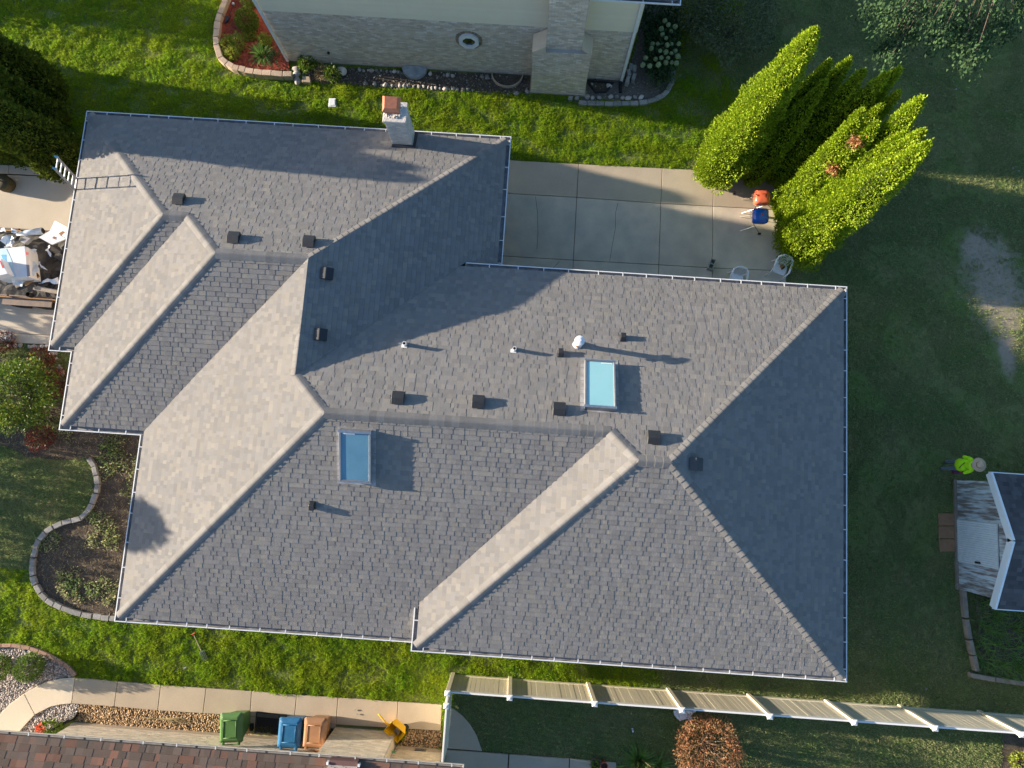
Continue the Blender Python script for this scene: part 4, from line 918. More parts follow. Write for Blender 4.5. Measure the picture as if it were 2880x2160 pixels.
for k in range(9):
    mb = MB(); x = g_.x-.17+k*.0425; mb.box((x-.008, TB+.012, g_.z-.08), (x+.008, TB+.03, g_.z+.08)); mb.build('louver', 'gutter_inside', vt)
cc = atpl(968, 2146, pl_b); mb = MB(); mb.box((cc.x-.40, cc.y-.55, 3.2), (cc.x+.40, cc.y-.04, 4.9)); bc = mb.build('chimney', 'mortar_white', bh_)
brick_wall(bc, 'brick_course', (cc.x-.40, cc.y-.036, 0), (1, 0, 0), .80, cc.z-.05, 4.8, (0, 1, 0), 'chimney_brick')
mb = MB(); mb.box((cc.x-.44, cc.y-.60, 4.85), (cc.x+.44, cc.y+.0, 4.92)); mb.build('cap', 'mortar_white', bc)
mb = MB(); mb.box((cc.x-.40, cc.y-.03, cc.z-.12), (cc.x+.40, cc.y+.10, cc.z+.10)); mb.build('flashing', 'red_brown_metal', bc)
for sx in (-.44, .44):
    mb = MB(); mb.box((cc.x+sx-.03, cc.y-.02, cc.z+.02), (cc.x+sx+.03, cc.y+.05, cc.z+.14)); mb.build('flashing_clip', 'white_metal', bc)
# ---- shed
sd_ = thing('garden_shed', 'weathered shed with peeling paint and white ribbed door', 'shed', (16.5, -1.1, 0))
ZS, ZP, TC = 2.12, 2.86, -1.10
T0, T1, SX = -2.98, .67, 15.24
mb = MB(); mb.box((SX+.02, T0, 0), (SX+.06, T1, ZS)); mb.box((SX+.06, T0, 0), (18.2, T0+.04, ZS)); mb.box((SX+.06, T1-.04, 0), (18.2, T1, ZS)); mb.box((18.16, T0+.04, 0), (18.2, T1-.04, ZS))
mb.add([(SX+.04, T0, ZS), (SX+.04, T1, ZS), (SX+.04, TC, ZP-.02)], [(0, 2, 1)]); mb.build('wall', 'timber', sd_)
door = [ats for ats in ((-2.05, -.72))]
D0, D1_, DZ1 = -2.06, -.66, 1.98
k = 0; y = T0
while y < T1-.01:                                           # vertical planks
    w_ = min(random.uniform(.11, .17), T1-y); ym = y+w_/2
    ztop = ZS+(ZP-ZS)*(1-abs(ym-TC)/(T1-TC))-.05
    z0 = DZ1+.03 if D0-.03 < ym < D1_+.03 else .06
    mb = MB(); mb.box((SX-.012-random.random()*.006, y+.004, z0), (SX+.019, y+w_-.004, max(ztop, z0+.02))); mb.build('plank', 'shed_paint', sd_); y += w_
mb = MB(); n = 20; vs_ = []
for i in range(n*2+1):
    yy = D0+(D1_-D0)*i/(n*2); x = SX-.035-(.014 if i % 2 else 0); vs_ += [(x, yy, .08), (x, yy, DZ1)]
# ribs run up the door
mb.add(vs_, [(2*i, 2*i+1, 2*i+3, 2*i+2) for i in range(n*2)]); mb.box((SX-.034, D0, .08), (SX-.014, D1_, DZ1)); dr = mb.build('door', 'shed_door', sd_)
mb = MB(); mb.box((SX-.085, D0+.06, .98), (SX-.05, D0+.12, 1.2)); mb.build('handle', 'black_metal', dr)
mb = MB(); mb.box((SX-.02, D0-.09, .04), (SX-.005, D0-.005, DZ1+.06)); mb.box((SX-.02, D1_+.005, .04), (SX-.005, D1_+.09, DZ1+.06)); mb.build('door_frame', 'shed_paint', sd_)
mb = MB(); mb.box((SX-.10, T0-.02, 0), (SX-.02, T1+.02, .10)); mb.build('sill', 'timber', sd_)
for sgn, ty in ((1, T1+.25), (-1, T0-.25)):
    zz = ZS-(ZP-ZS)/(T1-TC)*.25; x0s = 15.02
    mb = MB(); mb.add([(x0s, ty, zz+.03), (19, ty, zz+.03), (19, TC, ZP+.03), (x0s, TC, ZP+.03), (x0s, ty, zz-.02), (19, ty, zz-.02), (19, TC, ZP-.02), (x0s, TC, ZP-.02)], [(0, 1, 2, 3) if sgn < 0 else (3, 2, 1, 0), (4, 7, 6, 5), (0, 4, 5, 1), (0, 3, 7, 4)])
    sr_ = mb.build('roof', 'underlay', sd_)
    a = (ZP-zz)/(TC-ty); pls = (0, a, ZP+.032-a*TC); rc_ = [(x0s, ty), (19, ty), (19, TC), (x0s, TC)]
    ps, gm = shingle_rows(pls, [rc_], (0, ty), wmin=.12, wmax=.3, seed=5+sgn); mb = MB()
    for p in ps: mb.add(*gm(p[0], p[1], p[2], p[3]))
    stuff(mb.build('shingle_field', 'shed_shingle', sr_))
    mb = MB(); d = Vector((0, TC-ty, ZP-zz)); nn = Vector((0, -d.z, d.y)).normalized()*(-1 if d.y < 0 else 1); c = Vector((x0s-.012, (ty+TC)/2, (zz+ZP)/2))
    mb.obox(c-nn*.05, (.035, 0, 0), d*.5, nn*.12); mb.build('barge_board', 'pale_trim', sd_)
    mb = MB(); mb.box((x0s-.01, min(ty, ty+.03*sgn), zz-.10), (19, max(ty, ty+.03*sgn), zz+.05)); mb.build('fascia', 'pale_trim', sd_)
for q in ([(2637, 1443), (2688, 1443), (2689, 1478), (2638, 1478)], [(2638, 1480), (2689, 1480), (2690, 1514), (2639, 1514)], [(2639, 1516), (2690, 1516), (2691, 1551), (2641, 1551)]):
    mb = MB(); mb.prism([xy(p) for p in ground(q)], 0, .05); tag(mb.build('paver', 'wood_orange' if False else 'pot_tan', bevel=.008), 'brown paver slab in front of the shed door', 'paver', 'pavers at the shed door')
# ---- vinyl privacy fence
fence = thing('privacy_fence', 'tan vinyl privacy fence with white rail and pyramid caps', 'fence', (7, -6.89, 0))
def post(x, y):
    mb = MB(); mb.box((x-.0635, y-.0635, 0), (x+.0635, y+.0635, 1.88)); p_ = mb.build('post', 'vinyl_tan', fence, bevel=.006)
    mb = MB(); mb.box((x-.085, y-.085, 1.88), (x+.085, y+.085, 1.91)); mb.add([(x-.085, y-.085, 1.911), (x+.085, y-.085, 1.911), (x+.085, y+.085, 1.911), (x-.085, y+.085, 1.911), (x, y, 1.97)], [(0, 1, 4), (1, 2, 4), (2, 3, 4), (3, 0, 4)]); mb.build('cap', 'vinyl_white', p_)
def panel(a, b, n=None):
    a, b = Vector((*a, 0)), Vector((*b, 0)); d = (b-a).normalized(); q = Vector((-d.y, d.x, 0)); L = (b-a).length
    for z0, z1, m_, hw in ((.07, .21, 'vinyl_tan', .024), (1.66, 1.80, 'vinyl_white', .026)):
        mb = MB(); mb.obox((a+b)/2+Vector((0, 0, (z0+z1)/2)), d*(L/2-.06), q*hw, Vector((0, 0, (z1-z0)/2))); mb.build('rail', m_, fence, bevel=.004)
    n = n or max(3, round((L-.13)/.15)); w_ = (L-.13)/n
    if 'slat%d' % round(w_*1000) not in SM:
        sb = MB(); sb.obox((0, 0, 0), d*(w_/2-.0025), q*.010, Vector((0, 0, .74))); me = bpy.data.meshes.new('slat'); me.from_pydata(sb.v, [], sb.f); me.materials.append(M['vinyl_tan'])
        bm = bmesh.new(); bm.from_mesh(me); bmesh.ops.bevel(bm, geom=[e_ for e_ in bm.edges if abs((e_.verts[0].co-e_.verts[1].co).z) > .5], offset=.004, segments=1, affect='EDGES'); bm.to_mesh(me); bm.free()
        SM['slat%d' % round(w_*1000)] = me
    for i in range(n):
        c = a+d*(.065+(i+.5)*w_)+Vector((0, 0, .93))+q*random.uniform(-.002, .002); ob = bpy.data.objects.new('slat', SM['slat%d' % round(w_*1000)]); COL.objects.link(ob); ob.parent = fence; ob.location = c-WL[fence]
FP = [-1.61, .30, 2.90, 5.56, 8.23, 10.78, 13.22, 15.82, 18.4]
for x in FP: post(x, -6.89)
for a, b in zip(FP, FP[1:]): panel((a, -6.89), (b, -6.89))
SM.pop('slat%d' % round(.1*1000), None)
post(-1.62, -7.26)
def panel_v(x, y0, y1):
    for k in [k for k in SM if isinstance(k, str)]: SM.pop(k)
    panel((x, y0), (x, y1))
panel_v(-1.62, -7.26, -6.89); panel_v(-1.62, -9.2, -7.26)
# ================================================================== EDGING AND STONES
def block_row(name, label, cat, pts, m, width, z0, z1, gap=.008, jit=.01, px=True):
    P3 = [at(x, y, z1) for x, y in pts] if px else pts
    c = sum(P3, Vector())/len(P3); t = thing(name, label, cat, (c.x, c.y, 0))
    n = len(P3); tang = [(P3[min(i+1, n-1)]-P3[max(i-1, 0)]).normalized() for i in range(n)]
    for i in range(n-1):
        a, b = P3[i], P3[i+1]; qa, qb = Vector((-tang[i].y, tang[i].x, 0)), Vector((-tang[i+1].y, tang[i+1].x, 0)); d = (b-a).normalized(); a2, b2 = a+d*gap, b-d*gap
        wj = width/2*random.uniform(.94, 1.06); o = Vector((random.uniform(-jit, jit), random.uniform(-jit, jit), 0)); dz = random.uniform(-jit, jit)*.6
        mb = MB(); mb.prism([xy(p+o) for p in (a2+qa*wj, b2+qb*wj, b2-qb*wj, a2-qa*wj)], z0, z1+dz); mb.build('block', m, t, bevel=.012)
    return t
block_row('retaining_edge', 'tan concrete block wall around the red mulch bed', 'edging', Z8((390, -230), (310, -20), (215, 215), (180, 340), (165, 470), (145, 597), (160, 722), (225, 935), (325, 1025), (430, 1085), (525, 1112), (632, 1138), (770, 1160), (910, 1180), (1060, 1190), (1250, 1208), (1400, 1208)), 'edging_tan', .21, 0, .30)
pts = T(0, 1080, (757, 640), (808, 715), (826, 790), (835, 868), (825, 945), (790, 1035), (755, 1100), (690, 1160), (612, 1182), (530, 1205), (452, 1240), (385, 1285), (333, 1345), (300, 1420), (276, 1500), (268, 1580))+T(0, 1620, (275, 5), (300, 80), (340, 150), (392, 205), (455, 245), (522, 280), (600, 305), (705, 333), (795, 348), (870, 360), (940, 368), (1010, 372))
block_row('garden_edging', 'grey concrete block edging snaking round the front bed', 'edging', pts, 'edging_grey', .17, 0, .12, gap=.012, jit=.018)
block_row('garden_edging', 'pink concrete edging curving round the pebble bed', 'edging', T(0, 1780, (-200, 290), (20, 265), (225, 262), (425, 288), (610, 322), (790, 382), (965, 455), (1160, 548), (1310, 645), (1430, 745), (1555, 890), k=.1356), 'edging_pink', .12, 0, .10, gap=.004, jit=.004)
block_row('garden_edging', 'grey block edging curving round the hydrangea bed', 'edging', T(1440, 0, (578, 882), (653, 888), (727, 890), (800, 890), (875, 892), (948, 892), (1022, 890), (1097, 885), (1172, 876), (1240, 855), (1302, 822), (1350, 775), (1380, 715), (1390, 650), (1392, 575), (1392, 500), (1392, 420), (1392, 340), (1390, 260), (1388, 180), (1384, 100), (1380, 20), (1378, -60)), 'edging_grey', .17, 0, .13)
def single_blocks(pts, label, m='edging_grey', L=.11, W=.09, h=.15, grp='loose blocks at the brick house'):
    for x, y in pts:
        p = at(x, y, h); a = random.uniform(-.25, .25); mb = MB(); d = Vector((math.cos(a+1.57), math.sin(a+1.57), 0)); q = Vector((-d.y, d.x, 0))
        mb.obox((p.x, p.y, h/2), d*L, q*W, (0, 0, h/2)); tag(mb.build('concrete_block', m, bevel=.015), label, 'block', grp)
single_blocks(T(1440, 0, (507, 842), (562, 842)), 'grey concrete block lying at the foot of the brick fireplace', L=.08, W=.08, h=.12, grp='blocks at the fireplace foot')
single_blocks(T(1440, 0, (1028, 572), (1060, 585), (1056, 655), (1012, 622), (1002, 682)), 'upright grey concrete block stacked beside the downspout boot', L=.13, W=.07, h=.30, grp='blocks beside the downspout')
RK = []
for k in range(5):
    V0, F0 = ico(); bm = bmesh.new(); bmesh.ops.create_icosphere(bm, subdivisions=2, radius=1)
    for v in bm.verts:
        s_ = 1+.28*noise.noise(v.co*1.3+Vector((k*7, 0, 0)))+.1*noise.noise(v.co*3+Vector((0, k*5, 0))); v.co = Vector((v.co.x*s_, v.co.y*s_*.8, v.co.z*s_*.62))
    me = bpy.data.meshes.new('rock'); bm.to_mesh(me); bm.free(); me.materials.append(M['rock']); me.polygons.foreach_set('use_smooth', [True]*len(me.polygons)); RK.append(me)
def rocks(pts, label, grp, r=.075, var=.35, cat='stone'):
    for x, y in pts:
        p = at(x, y, r*.5); ob = bpy.data.objects.new('river_stone', random.choice(RK)); COL.objects.link(ob); s_ = r*random.uniform(1-var, 1+var)
        ob.location = (p.x, p.y, s_*.45); ob.scale = (s_, s_, s_); ob.rotation_euler = (0, 0, random.random()*6.28); tag(ob, label, cat, grp)
rocks(T(720, 0, (895, 602), (930, 610), (968, 603), (1000, 610), (1040, 606), (1080, 606), (1130, 612), (1165, 618), (1195, 618), (1228, 620), (1505, 637), (1625, 648), (1655, 648), (1700, 655)), 'river stone lying along the grey brick wall', 'stones along the brick wall')
rocks(T(720, 0, (950, 722), (1025, 725), (1085, 735), (1115, 735), (1145, 738), (1178, 740), (1210, 742), (1245, 742), (1280, 745), (1315, 745), (1360, 748), (1410, 750), (1450, 748), (1490, 755), (1520, 762), (1555, 758), (1590, 765), (1635, 768), (1668, 770), (1705, 765), (1740, 770), (1790, 775), (1830, 770), (1870, 778), (2180, 812)), 'river stone edging the lawn below the brick wall', 'stones edging the lawn')
rocks(T(720, 0, (1955, 664), (1995, 666)), 'pale river stone between the two window wells', 'pale stones between wells')
rocks(T(1440, 0, (650, 835), (697, 842), (755, 840), (853, 835), (905, 832), (960, 845), (1005, 848), (1065, 838), (1115, 840)), 'pale rounded rock inside the hydrangea bed edging', 'rocks in the hydrangea bed', r=.11, var=.2)
rocks(T(1440, 0, (130, 792), (38, 808)), 'river stone beside the open window well', 'stones at the open well', r=.09)
rocks(T(1440, 0, (686, 728), (838, 742)), 'tan stone sitting in the dark window well tray', 'stones in the well tray', r=.09)
rocks(T(720, 0, (350, 600), (350, 640), (358, 700)), 'grey boulder at the end of the tan block wall', 'boulders at the block wall', r=.13)
rocks(T(720, 0, (742, 612)), 'large white cracked boulder against the grey brick wall', None or 'white boulder', r=.22, var=.02, cat='boulder')
rocks(T(0, 440, (1340, 245), (1480, 230), (1600, 250), (1750, 285), (1860, 270), (1960, 265), (1930, 240), k=.1085), 'white river stone between driveway and dark hedge', 'stones by the driveway', r=.07)
rocks(T(0, 960, (210, 95), (340, 90), (450, 85), (660, 120), (750, 105), (830, 125), (950, 120), (1040, 100), (1165, 275), (1240, 270), (1250, 380), (1315, 540), (1340, 600), (1390, 690), (1410, 740), k=.1266), 'pinkish river stone edging the barberry bed', 'stones edging the barberries', r=.075)
q = ground(T(720, 0, (400, 655), (462, 660), (470, 712), (395, 705)), .2); mb = MB(); mb.prism([xy(p) for p in q], .02, .2); tag(mb.build('flagstone', 'edging_tan', bevel=.012), 'flat tan stone block beside grey boulders', 'stone')
for q_, i in ((ground(T(720, 0, (632, 850), (690, 850), (692, 925), (625, 925)), .05), 0),):
    t = thing('utility_cover', 'small white utility cover set in the sunny lawn', 'cover', sum(q_, Vector())/4*Vector((1, 1, 0)).length*0+Vector(((q_[0].x+q_[2].x)/2, (q_[0].y+q_[2].y)/2, 0)))
    mb = MB(); mb.prism([xy(p) for p in q_], 0, .07); mb.build('box', 'white_plastic', t, bevel=.01); c = sum(q_, Vector())/4
    mb = MB(); mb.prism([xy(c+(p-c)*.7) for p in q_], .071, .082); mb.build('lid', 'white_plastic', t)
#OBJECTS
# ================================================================== TREES AND SHRUBS
def spire(name, label, base, h, R, m, n=5200, group=None, dead=(), lean=(0, 0), cat='tree', size=.12, tp=.66):
    t = thing(name, label, cat, (base[0], base[1], 0), group); sd = random.random()*99
    def axis(f): return Vector((base[0]+lean[0]*f*f, base[1]+lean[1]*f*f, 0))
    def prof(f): return R*min(1, (f*7+.5))*(1-f)**tp*(1.0 if f > .12 else .8+f*1.6)
    f = rng.random(n)**1.25; a = rng.random(n)*6.2832; P = np.zeros((n, 3)); D = np.zeros((n, 3))
    for i in range(n):
        r = prof(f[i]); lump = 1+.42*noise.noise(Vector((math.cos(a[i])*1.6, math.sin(a[i])*1.6, f[i]*h*.75+sd)))+.16*noise.noise(Vector((math.cos(a[i])*4, math.sin(a[i])*4, f[i]*h*2.2+sd)))
        r *= lump*(1-.30*rng.random()**2); c = axis(f[i]); P[i] = (c.x+r*math.cos(a[i]), c.y+r*math.sin(a[i]), .1+f[i]*(h-.15)); D[i] = (math.cos(a[i])*.75, math.sin(a[i])*.75, .75)
    V, F = leaves(P, D, size, size*.62, .42)
    V2, F2 = leaves(P+rng.normal(0, .03, P.shape), D, size*.9, size*.5, .55)
    np_mesh('crown', *merge([(V, F), (V2, F2)]), m, t)
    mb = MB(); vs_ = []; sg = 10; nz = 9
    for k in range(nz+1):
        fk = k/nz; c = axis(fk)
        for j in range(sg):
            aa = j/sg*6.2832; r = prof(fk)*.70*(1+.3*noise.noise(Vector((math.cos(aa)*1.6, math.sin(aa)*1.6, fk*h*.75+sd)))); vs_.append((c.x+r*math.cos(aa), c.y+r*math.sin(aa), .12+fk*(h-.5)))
    mb.add(vs_, [(k*sg+j, k*sg+(j+1) % sg, (k+1)*sg+(j+1) % sg, (k+1)*sg+j) for k in range(nz) for j in range(sg)]); mb.build('light_block_core', 'arbor_core', t)  # dark cone added inside the crown to block light
    mb = MB(); mb.tube([(base[0], base[1], 0), (base[0], base[1], h*.4), axis(.8)+Vector((0, 0, h*.8))], [.11, .08, .02], 8); mb.build('trunk', 'bark', t)
    for fz, az_, rr in dead:
        c = axis(fz); r = prof(fz)*1.02; c = Vector((c.x+r*math.cos(az_), c.y+r*math.sin(az_), .1+fz*h)); k = 170
        Pd = np.array(c)+rng.normal(0, rr, (k, 3)); Dd = np.tile([math.cos(az_), math.sin(az_), .5], (k, 1)); np_mesh('dead_branch', *leaves(Pd, Dd, .11, .06, .5), 'arbor_dead', t)
    return t
def tip(px, h): p = at(*px, h); return (p.x, p.y)
AR = [((2298, 78), 8.0, .92, 'tallest sunlit arborvitae spire beside the patio corner', (), (6.75, 11.55)), ((2261, 160), 7.3, .85, 'sunlit arborvitae spire in front of the tallest one', (), (6.6, 11.3)), ((2200, 250), 6.2, .62, 'lowest sunlit arborvitae spire at the patio edge', (), (6.45, 11.15)),
      ((2616, 400), 7.8, .82, 'sunlit arborvitae spire at the yard end of the row', (), (9.75, 8.7)), ((2596, 273), 7.7, .75, 'slim sunlit arborvitae spire above the shaded ones', (), (9.8, 9.7)),
      ((2551, 373), 6.9, .8, 'broad sunlit arborvitae beside the grills', (), (9.6, 9.3)), ((2603, 363), 7.5, .55, 'narrow arborvitae tip squeezed behind sunlit spires', (), None),
      ((2469, 342), 6.6, .62, 'arborvitae with two rusty dead branches', ((.86, 3.5, .09), (.66, 3.8, .11)), (9.3, 9.7)), ((2427, 308), 6.7, .62, 'bright arborvitae next to the rusty branches', (), (9.12, 9.9)), ((2470, 470), 5.7, .8, 'short sunlit arborvitae facing the white chairs', (), (9.45, 9.05)), ((2425, 535), 5.0, .95, 'low bushy arborvitae beside the white chair with pot', (), (9.5, 8.75))]
for px, h, R, lb, dead, bs in AR:
    tp_ = tip(px, h); bs = bs or tp_
    spire('arborvitae', lb, bs, h, R*1.12, 'arbor_leaf', n=11500, group='arborvitae by the patio', dead=dead, size=.07, tp=.6, lean=(tp_[0]-bs[0], tp_[1]-bs[1]))
for px, h, R, lb in (((2337, 169), 6.4, .6, 'shaded arborvitae tip right behind the tallest spire'), ((2393, 164), 6.4, .6, 'shaded arborvitae tip with a small lit edge'), ((2433, 195), 6.6, .6, 'half lit arborvitae tip among shaded ones'), ((2498, 205), 6.9, .62, 'partly sunlit arborvitae among the shaded tips'), ((2534, 190), 6.9, .55, 'shaded arborvitae tip at the back of the clump'), ((2323, 228), 6.1, .55, 'short arborvitae tip between the two clumps'), ((2531, 257), 6.5, .5, 'small shaded arborvitae tip below the slim spire'), ((2482, 293), 6.3, .55, 'shaded arborvitae tip behind the rusty branches')):
    spire('arborvitae', lb, tip(px, h), h, R, 'arbor_leaf', n=6500, group='shaded arborvitae by the patio', size=.075, tp=.58)
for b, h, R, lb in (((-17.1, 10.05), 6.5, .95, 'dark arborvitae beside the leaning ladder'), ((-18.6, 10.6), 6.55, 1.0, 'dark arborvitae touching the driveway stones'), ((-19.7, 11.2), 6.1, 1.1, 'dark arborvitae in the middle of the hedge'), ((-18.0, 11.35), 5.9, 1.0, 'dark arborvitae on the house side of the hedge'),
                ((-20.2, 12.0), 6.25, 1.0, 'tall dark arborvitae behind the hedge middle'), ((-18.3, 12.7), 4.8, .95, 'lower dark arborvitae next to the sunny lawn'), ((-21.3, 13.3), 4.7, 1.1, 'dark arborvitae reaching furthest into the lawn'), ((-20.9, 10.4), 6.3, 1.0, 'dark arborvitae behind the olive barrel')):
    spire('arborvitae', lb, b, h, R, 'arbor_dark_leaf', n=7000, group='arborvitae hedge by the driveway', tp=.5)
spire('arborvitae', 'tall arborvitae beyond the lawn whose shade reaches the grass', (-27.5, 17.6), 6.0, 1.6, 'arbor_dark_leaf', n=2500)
# broad-leaf tree overhanging the back corner
tt = thing('shade_tree', 'broadleaf tree with drooping dark leafy branches', 'tree', (15.2, 21.5, 0))
cl = T(2160, 0, (860, 150), (900, 110), (960, 60), (1050, 200), (1040, 110), (1150, 100), (1250, 200), (1180, 230), (1100, 330), (1150, 290), (1000, 400), (1060, 430), (1040, 520), (1300, 270), (1230, 310), (1400, 200), (1500, 300), (1440, 390), (1550, 250), (1650, 350), (1600, 300), (1750, 300), (1680, 400), (1800, 450), (1830, 400), (1730, 560), (1770, 500), (1850, 350), (1900, 200), (2050, 280), (2000, 200), (2100, 150), (2150, 60), (1700, 100), (1600, 60), (1350, 60), (1480, 120), (1800, 160), (1950, 80), (1250, 30), (1700, 210), (2250, 30), (1100, -60), (1500, -60), (1900, -60))
Ps, Ds = [], []; mb = MB(); tc_ = Vector((15.2, 21.5, 0))
for x, y in cl:
    zc = random.uniform(4.2, 5.6); c = at(x, y, zc); out = (c-Vector((15.2, 21.5, zc))).normalized(); k = 110
    Ps.append(np.array(c)+rng.normal(0, 1, (k, 3))*np.array((.20, .20, .14))); Ds.append(np.tile([out.x, out.y, -.5], (k, 1)))
    mb.tube([Vector((15.2, 21.5, 3.8)), Vector((15.2, 21.5, 4.6)).lerp(c, .5)+Vector((0, 0, .5)), c], [.07, .035, .006], 5)
np_mesh('crown', *leaves(np.concatenate(Ps), np.concatenate(Ds), .10, .075, .5), 'leaf_deep', tt); mb.build('branches', 'bark', tt)
mb = MB(); mb.tube([(15.2, 21.5, 0), (15.2, 21.5, 2), (15.2, 21.5, 4.6)], [.22, .18, .12], 10); mb.build('trunk', 'bark', tt)
# street tree out of frame to the west, its shade falls on the front lawn
bl = atpl(385, 1478, PL['W2']); kk = (bl.x+27)/SD.x; tcn = bl-SD*kk
st_ = thing('shade_tree', 'round tree beyond the front lawn casting its shade', 'tree', (tcn.x, tcn.y, 0))
P_, u_ = ball_points(tcn, (.9, .62, .62), 1500, .3, 1.8, .7); np_mesh('crown', *leaves(P_, u_, .22, .15, .7), 'leaf_green', st_)
mb = MB(); mb.tube([(tcn.x, tcn.y, 0), (tcn.x, tcn.y, 2.5), (tcn.x, tcn.y, tcn.z)], [.13, .10, .04], 8); mb.build('trunk', 'bark', st_)
for i, (bx, by, h, r) in enumerate(((-24.2, 1.6, 2.3, 1.3), (-24.4, -.8, 2.2, 1.3), (-24.2, -3.0, 2.0, 1.15), (-24.3, 3.9, 2.2, 1.2))):
    shrub('hedge_shrub', 'clipped hedge shrub beyond the front lawn', 'shrub', None, r, h, 'leaf_green', n=900, ll=.2, lw=.13, base=(bx, by), group='hedge beyond the front lawn')
# front bushes
shrub('broadleaf_bush', 'big green bush with bright yellow tips by the driveway', 'bush', (45, 1105), 1.15, 2.0, 'leaf_green', n=5200, ll=.12, lw=.05, lump=.4, zc=1.1, freq=2.6)
shrub('broadleaf_bush', 'yellow leaved sprig at the foot of the big bush', 'bush', (20, 1165), .35, 1.5, 'leaf_yellowgreen', n=500, ll=.10, lw=.05, zc=1.2)
shrub('barberry', 'dark red barberry bush between big bush and lawn', 'bush', (112, 1232), .45, .7, 'leaf_red', n=900, ll=.07, lw=.03, twigs=14, jit=.9)
shrub('barberry', 'red barberry bush between big bush and the stones', 'bush', (112, 1010), .45, .8, 'leaf_red', n=900, ll=.07, lw=.03, twigs=14, jit=.9)
shrub('barberry', 'reddish barberry against the house corner', 'bush', (162, 1075), .5, .8, 'leaf_red', n=900, ll=.07, lw=.03, twigs=12, jit=.9)
shrub('barberry', 'small red barberry beside the grey bag', 'bush', (6, 960), .4, .7, 'leaf_red', n=700, ll=.07, lw=.03, twigs=10, jit=.9)
P = sample(front_bed, 80); k_ = np.array([noise.noise(Vector((x*1.1, y*1.1, 0))) for x, y in P]); P = P[k_ > .08]
parts = []
for x, y in P[:3000]:
    n_ = 9; c = np.array((x, y, .02)); p_ = c+rng.normal(0, .06, (n_, 3))*np.array((1, 1, .3)); p_[:, 2] = np.abs(p_[:, 2])+.015; d_ = rng.normal(0, 1, (n_, 3)); d_[:, 2] = np.abs(d_[:, 2])*.6+.2; parts.append(leaves(p_, d_, .085, .035, .2))
tag(stuff(np_mesh('bed_weeds', *merge(parts), 'grass_worn')), 'low weeds spreading over the front bed soil', 'weeds')
P = sample(front_bed, 170); D_ = np.column_stack([rng.normal(0, 1, len(P)), rng.normal(0, 1, len(P)), np.full(len(P), .1)])
tag(stuff(np_mesh('dead_litter', *leaves(np.column_stack([P, np.full(len(P), .02)]), D_, .12, .012, .2), 'straw')), 'dry stalks littering the front bed', 'litter')
for px, lb in (((82, 1878), 'round green shrub in the pebble bed'), ((-14, 1880), 'round shrub at the far side of the pebble bed')):
    shrub('round_shrub', lb, 'shrub', px, .44, .8, 'leaf_green', n=2600, ll=.07, lw=.025, lump=.14, zc=.42)
shrub('round_shrub', 'clipped boxwood ball in the red mulch bed', 'shrub', (693, 57), .42, .85, 'arbor_dark_leaf', n=3000, ll=.06, lw=.035, lump=.12, zc=.45)
shrub('round_shrub', 'boxwood ball touching the siding downspout', 'shrub', (700, -8), .35, .8, 'arbor_dark_leaf', n=1600, ll=.06, lw=.035, lump=.12, zc=.45)
for px, r, h, lb in (((640, 125), .28, .35, 'pale perennial nearest the tan block corner'), ((668, 118), .3, .4, 'yellow green perennial in the middle of mulch bed'), ((655, 150), .28, .35, 'leafy perennial spilling on the tan blocks'), ((703, 95), .22, .35, 'thin pale perennial below the boxwood ball'), ((745, 115), .22, .45, 'yellow grassy tuft beside the downspout')):
    shrub('perennial', lb, 'plant', px, r, h, 'leaf_yellowgreen', n=1000, ll=.085, lw=.03, lump=.5, zc=h*.5, jit=.9)
def clump(name, label, px, n, L, W, m, lean=1.0, cat='plant'):
    c = at(*px, 0); t = thing(name, label, cat, (c.x, c.y, 0)); np_mesh('blades', *strap_clump(c, n, L, W, lean), m, t); return t
clump('strap_leaf_plant', 'dark strap leaved clump at the downspout foot', (742, 158), 130, .75, .035, 'tall_blade')
clump('strap_leaf_plant', 'smaller strap leaved clump by the block wall end', (775, 165), 70, .6, .03, 'leaf_deep')
t = clump('daylily', 'arching daylily clump with dry stalks on the back lawn', (1795, 2138), 230, .95, .028, 'tall_blade'); c = WL[t]; mb = MB()
for k in range(12):
    a = random.random()*6.28; r = random.uniform(.1, .5); mb.tube([c+Vector((r*.4*math.cos(a), r*.4*math.sin(a), 0)), c+Vector((r*math.cos(a), r*math.sin(a), random.uniform(.5, .8)))], [.008, .004], 5)
mb.build('dry_stalks', 'straw', t)
clump('daylily', 'low daylily clump beside the rust coloured shrub', (1850, 2150), 110, .7, .025, 'tall_blade')
shrub('perennial', 'leafy weed clump under the grey brick wall', 'plant', (862, 175), .33, .45, 'leaf_green', n=700, ll=.1, lw=.045, zc=.25)
shrub('perennial', 'weedy plant beside the white boulder', 'plant', (935, 208), .28, .4, 'leaf_green', n=450, ll=.1, lw=.04, zc=.2)
c = at(905, 205, .1); t = thing('uprooted_plant', 'uprooted straw coloured root clump lying on the bed edge', 'plant', (c.x, c.y, 0)); P_, u_ = ball_points((c.x, c.y, .12), (.17, .22, .1), 260, .4); np_mesh('roots', *leaves(P_, u_, .22, .012, .7), 'straw', t)
mb = MB()
for k in range(5): a = 1.2+random.uniform(-.5, .5); mb.tube([(c.x, c.y, .15), (c.x+.35*math.cos(a), c.y+.35*math.sin(a), .12+random.random()*.15)], [.012, .004], 5)
mb.build('stalks', 'straw', t)
shrub('rust_shrub', 'large rust orange shrub on the fenced back lawn', 'shrub', (1995, 2112), 1.05, 1.7, 'leaf_rust', n=6500, ll=.085, lw=.028, lump=.22, zc=.85, twigs=30, jit=.8, freq=3)
shrub('perennial', 'yellow green plant in the dark mulch corner', 'plant', (2876, 2148), .35, .5, 'leaf_yellowgreen', n=500, ll=.1, lw=.05)
